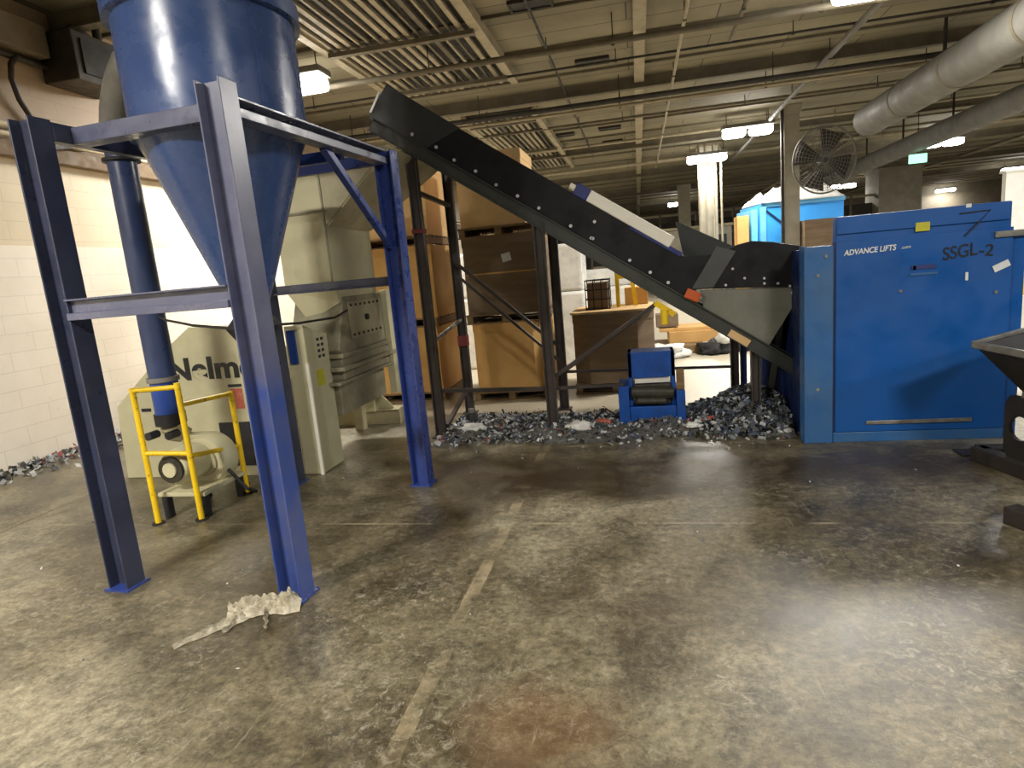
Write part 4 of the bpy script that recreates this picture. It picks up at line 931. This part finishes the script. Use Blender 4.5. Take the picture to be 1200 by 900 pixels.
b = MB(); b.bar((1.935, 3.70, .05), (2.12, 3.30, .05), .10, .10); tag(centre(b.build('timber_bearer', M['darkwood'], bevel=.006), (2.03, 3.5, 0)), 'dark timber bearer on the floor at the right edge', 'timber')
b = MB(); b.box(2.22, 2.50, 4.86, 5.02, 0, .012); tag(centre(b.build('rubber_mat', M['rubber'], bevel=.004), (2.36, 4.94, 0)), 'small black rubber scrap on the floor before the tub skid', 'rubber scrap')

# ------------------------------------------------------------------ shreds on the floor
def shreds(name, n, fx_, label, mats, smin, smax):
    b = MB(); rr = random.Random(hash(name) % 1000 if False else len(name)*31+n)
    for i in range(n):
        x, y, z = fx_(rr); s = smin*(smax/smin)**rr.random()
        ax1 = V3((rr.gauss(0, 1), rr.gauss(0, 1), rr.gauss(0, .6))).normalized(); ax2 = ax1.cross(V3((rr.gauss(0, 1), rr.gauss(0, 1), rr.gauss(0, 1)))).normalized()
        l, w = s, s*rr.uniform(.3, .9); bend = ax1.cross(ax2)*s*rr.uniform(-.5, .5); c = V3((x, y, z))
        b.cur = rr.choices(range(len(mats)), weights=[w_ for _, w_ in mats])[0]
        vs = [c-ax1*l-ax2*w, c-ax1*l+ax2*w, c+bend-ax2*w, c+bend+ax2*w, c+ax1*l-ax2*w, c+ax1*l+ax2*w]
        lo = min(v.z for v in vs)
        if lo < .002: vs = [v+V3((0, 0, .002-lo)) for v in vs]
        b.add(vs, [(0, 2, 3, 1), (2, 4, 5, 3)])
    o = b.build(name, [CH[m_] for m_, _ in mats]); return o
def ridge(x, y):
    h = 0
    if -1.95 < x < 1.42:
        yc = 6.1+.10*sin(x*3.1); h = max(0, .10+.05*noise.noise(V3((x*2, 0, 0))))*max(0, 1-((y-yc)/.55)**2)
    d = ((x-.98)/.50)**2+((y-6.18)/.55)**2
    h = max(h, .30*max(0, 1-d))
    d = ((x-.62)/.40)**2+((y-6.2)/.5)**2
    h = max(h, .16*max(0, 1-d))
    return h
def strip(rr):
    while True:
        x = rr.uniform(-2.05, 1.42); y = 6.05+rr.gauss(0, .26)
        if x > 1.25 and y < 5.45: continue
        if y < 5.42+.06*sin(x*5)+.05*rr.random(): continue
        return x, y, ridge(x, y)*rr.uniform(.5, 1.08)
def heap(rr):
    t = rr.random()*2*pi; r = sqrt(rr.random())
    x, y = .93+.55*r*cos(t), 6.12+.58*r*sin(t)
    if x > 1.25: x = 1.25-.1*rr.random()
    return x, y, ridge(x, y)*rr.uniform(.85, 1.08)
o = shreds('shredded_debris', 7600, strip, '', [(0, 3.2), (1, 3), (2, 5.2), (3, 1.6), (4, 1.6), (5, .4)], .008, .032)
tag(o, 'strip of shredded grey plastic and scrap under the conveyor', 'shreds', None, 'stuff')
o = shreds('shredded_debris', 2600, heap, '', [(0, 4.5), (1, 3), (2, 2.2), (3, 3), (4, .6)], .014, .045)
tag(o, 'heap of dark shredded plastic beside the blue dumper', 'shreds', None, 'stuff')
# body of the ridge so that no floor shows through
vs = []; fs = []; nx_, ny_ = 90, 30
for j in range(ny_+1):
    for i in range(nx_+1):
        x = -2.0+3.4*i/nx_; y = 5.48+1.25*j/ny_
        x2 = min(x, 1.25); vs.append((x2, y, ridge(x2, y)*.92+.012*noise.noise(V3((x*14, y*14, 0)))-.004))
for j in range(ny_):
    for i in range(nx_): a_ = j*(nx_+1)+i; fs.append((a_, a_+1, a_+nx_+2, a_+nx_+1))
M['shred_bed'] = paint('shred_bed', (70, 70, 68), (120, 118, 110), rough=.8, scale=30, wear=(40, 40, 40), wear_amt=.52)
b = MB(); b.add(vs, fs); o = b.build('shredded_debris_bed', M['shred_bed'], smooth=True); tag(o, 'fine grey shreds lying deepest beneath the conveyor legs', 'shreds', None, 'stuff')
def wallstrip(rr):
    y = rr.uniform(1., 13); x = -6.54+abs(rr.gauss(0, .22)); return x, y, .02*rr.random()
o = shreds('wall_litter', 4200, wallstrip, '', [(0, 1.5), (1, 3), (2, 4), (4, 3), (5, .8)], .010, .038); tag(o, 'litter of pale scraps along the foot of the left wall', 'litter', None, 'stuff')
def floorscatter(rr):
    if rr.random() < .5: return rr.uniform(-1.8, 1.3), 5.35-abs(rr.gauss(0, .10)), .002
    return rr.uniform(-4.2, 2), rr.uniform(1.6, 5.3), .002
o = shreds('floor_chips', 120, floorscatter, '', [(2, 3), (1, 2)], .004, .010); tag(o, 'tiny pale chips scattered over the open concrete', 'chips', None, 'stuff')
for i, (n_, c, r, mt, lb, sd) in enumerate((('crumpled_film', (-1.72, 5.90, .05), .10, 'white_film', 'crumpled white film by the foot of the left conveyor leg', 2), ('crumpled_film', (-.62, 5.78, .06), .10, 'white_film', 'crumpled white film beside the middle conveyor leg', 5),
      ('crumpled_rag', (-.42, 5.95, .06), .06, 'label_red', 'crumpled reddish rag left of the blue press', 7), ('crumpled_film', (.42, 5.75, .05), .06, 'white_film', 'small crumpled white film right of the blue press', 8), ('crumpled_rag', (.58, 5.9, .07), .05, 'label_red', 'small reddish rag in the shreds right of the press', 11))):
    sack(n_, c, r, mt, lb, 'film' if 'film' in n_ else 'rag', sd, (1.2, .8, .5))
# bottle-shaped black scrap standing behind the left leg
DB = thing('paint_can', 'small black can standing in the shreds near the left conveyor legs', 'can', (-1.78, 6.1, .03))
b = MB(); b.lathe([(.065, .03), (.065, .17), (.05, .19)], (-1.78, 6.1, 0), 20); b.build('can_body', M['rubber'], DB, smooth=True)
b = MB(); b.lathe([(.03, .19), (.03, .23)], (-1.78, 6.1, 0), 14); b.build('cap', M['grey_hose'], DB, smooth=True)

# ------------------------------------------------------------------ torn plastic sheet at the front leg
TS = thing('torn_sheet', 'torn dirty plastic sheet with trailing strips at the front frame leg', 'plastic sheet', (-2.0, 2.6, 0))
def sheet(c, L, W, ang, hgt, seed, taper=0., n=44):
    ca, sa = cos(ang), sin(ang); vs = []; fs = []
    for j in range(n+1):
        for i in range(n+1):
            u, v = i/n, j/n-.5; w = W*(1-taper*u)*(1+.25*noise.noise(V3((u*5+seed, 0, 1))))
            e = (1-abs(2*v)**2.5)*min(1, .3+5*u)
            h = hgt*(1-.5*taper*u)*(.25+1.1*abs(noise.noise(V3((u*3.2+seed, v*9, 0))))+.8*abs(noise.noise(V3((u*9, v*14+seed, 0))))+.25*noise.noise(V3((u*24, v*24+seed, 0))))*max(.04, e)
            x, y = (u-.0)*L, v*w+.025*noise.noise(V3((u*3, seed, 0)))
            vs.append((c[0]+x*ca-y*sa, c[1]+x*sa+y*ca, max(.003, h)))
    for j in range(n):
        for i in range(n): a_ = j*(n+1)+i; fs.append((a_, a_+1, a_+n+2, a_+n+1))
    return MB().add(vs, fs)
sheet((-1.80, 2.69, 0), .36, .20, radians(202), .075, 1., .35).build('sheet_body', M['cloth'], TS, smooth=True)
sheet((-2.03, 2.56, 0), .36, .08, radians(238), .03, 5., .6).build('torn_strip', M['cloth'], TS, smooth=True)
sheet((-2.03, 2.58, 0), .19, .035, radians(262), .03, 8., .6).build('torn_strip', M['cloth'], TS, smooth=True)
sheet((-1.96, 2.60, 0), .20, .03, radians(306), .03, 11., .6).build('torn_strip', M['cloth'], TS, smooth=True)

# ------------------------------------------------------------------ world, camera, view
w = bpy.data.worlds.new('world'); SC.world = w; w.use_nodes = True
w.node_tree.nodes['Background'].inputs['Color'].default_value = (.9, .92, 1, 1); w.node_tree.nodes['Background'].inputs['Strength'].default_value = .2
yaw, pit, rol = radians(-12.2112), radians(10.2672), radians(-5.0668)
f_ = V3((sin(yaw)*cos(pit), cos(yaw)*cos(pit), -sin(pit))); r_ = V3((cos(yaw), -sin(yaw), 0)); u_ = r_.cross(f_)
r2 = r_*cos(rol)+u_*sin(rol); u2 = u_*cos(rol)-r_*sin(rol)
cd = bpy.data.cameras.new('camera'); cam = bpy.data.objects.new('camera', cd); COL.objects.link(cam)
mat_ = Matrix((r2, u2, -f_)).transposed().to_4x4(); mat_.translation = (0, 0, 1.6); cam.matrix_world = mat_
cd.sensor_width = 36; cd.sensor_fit = 'HORIZONTAL'; cd.lens = 36*728.8/1200; cd.clip_start = .05; cd.clip_end = 200
SC.camera = cam
vs_ = SC.view_settings; vs_.view_transform = 'Standard'; vs_.look = 'None'; vs_.gamma = 1; vs_.exposure = .0; vs_.use_curve_mapping = False
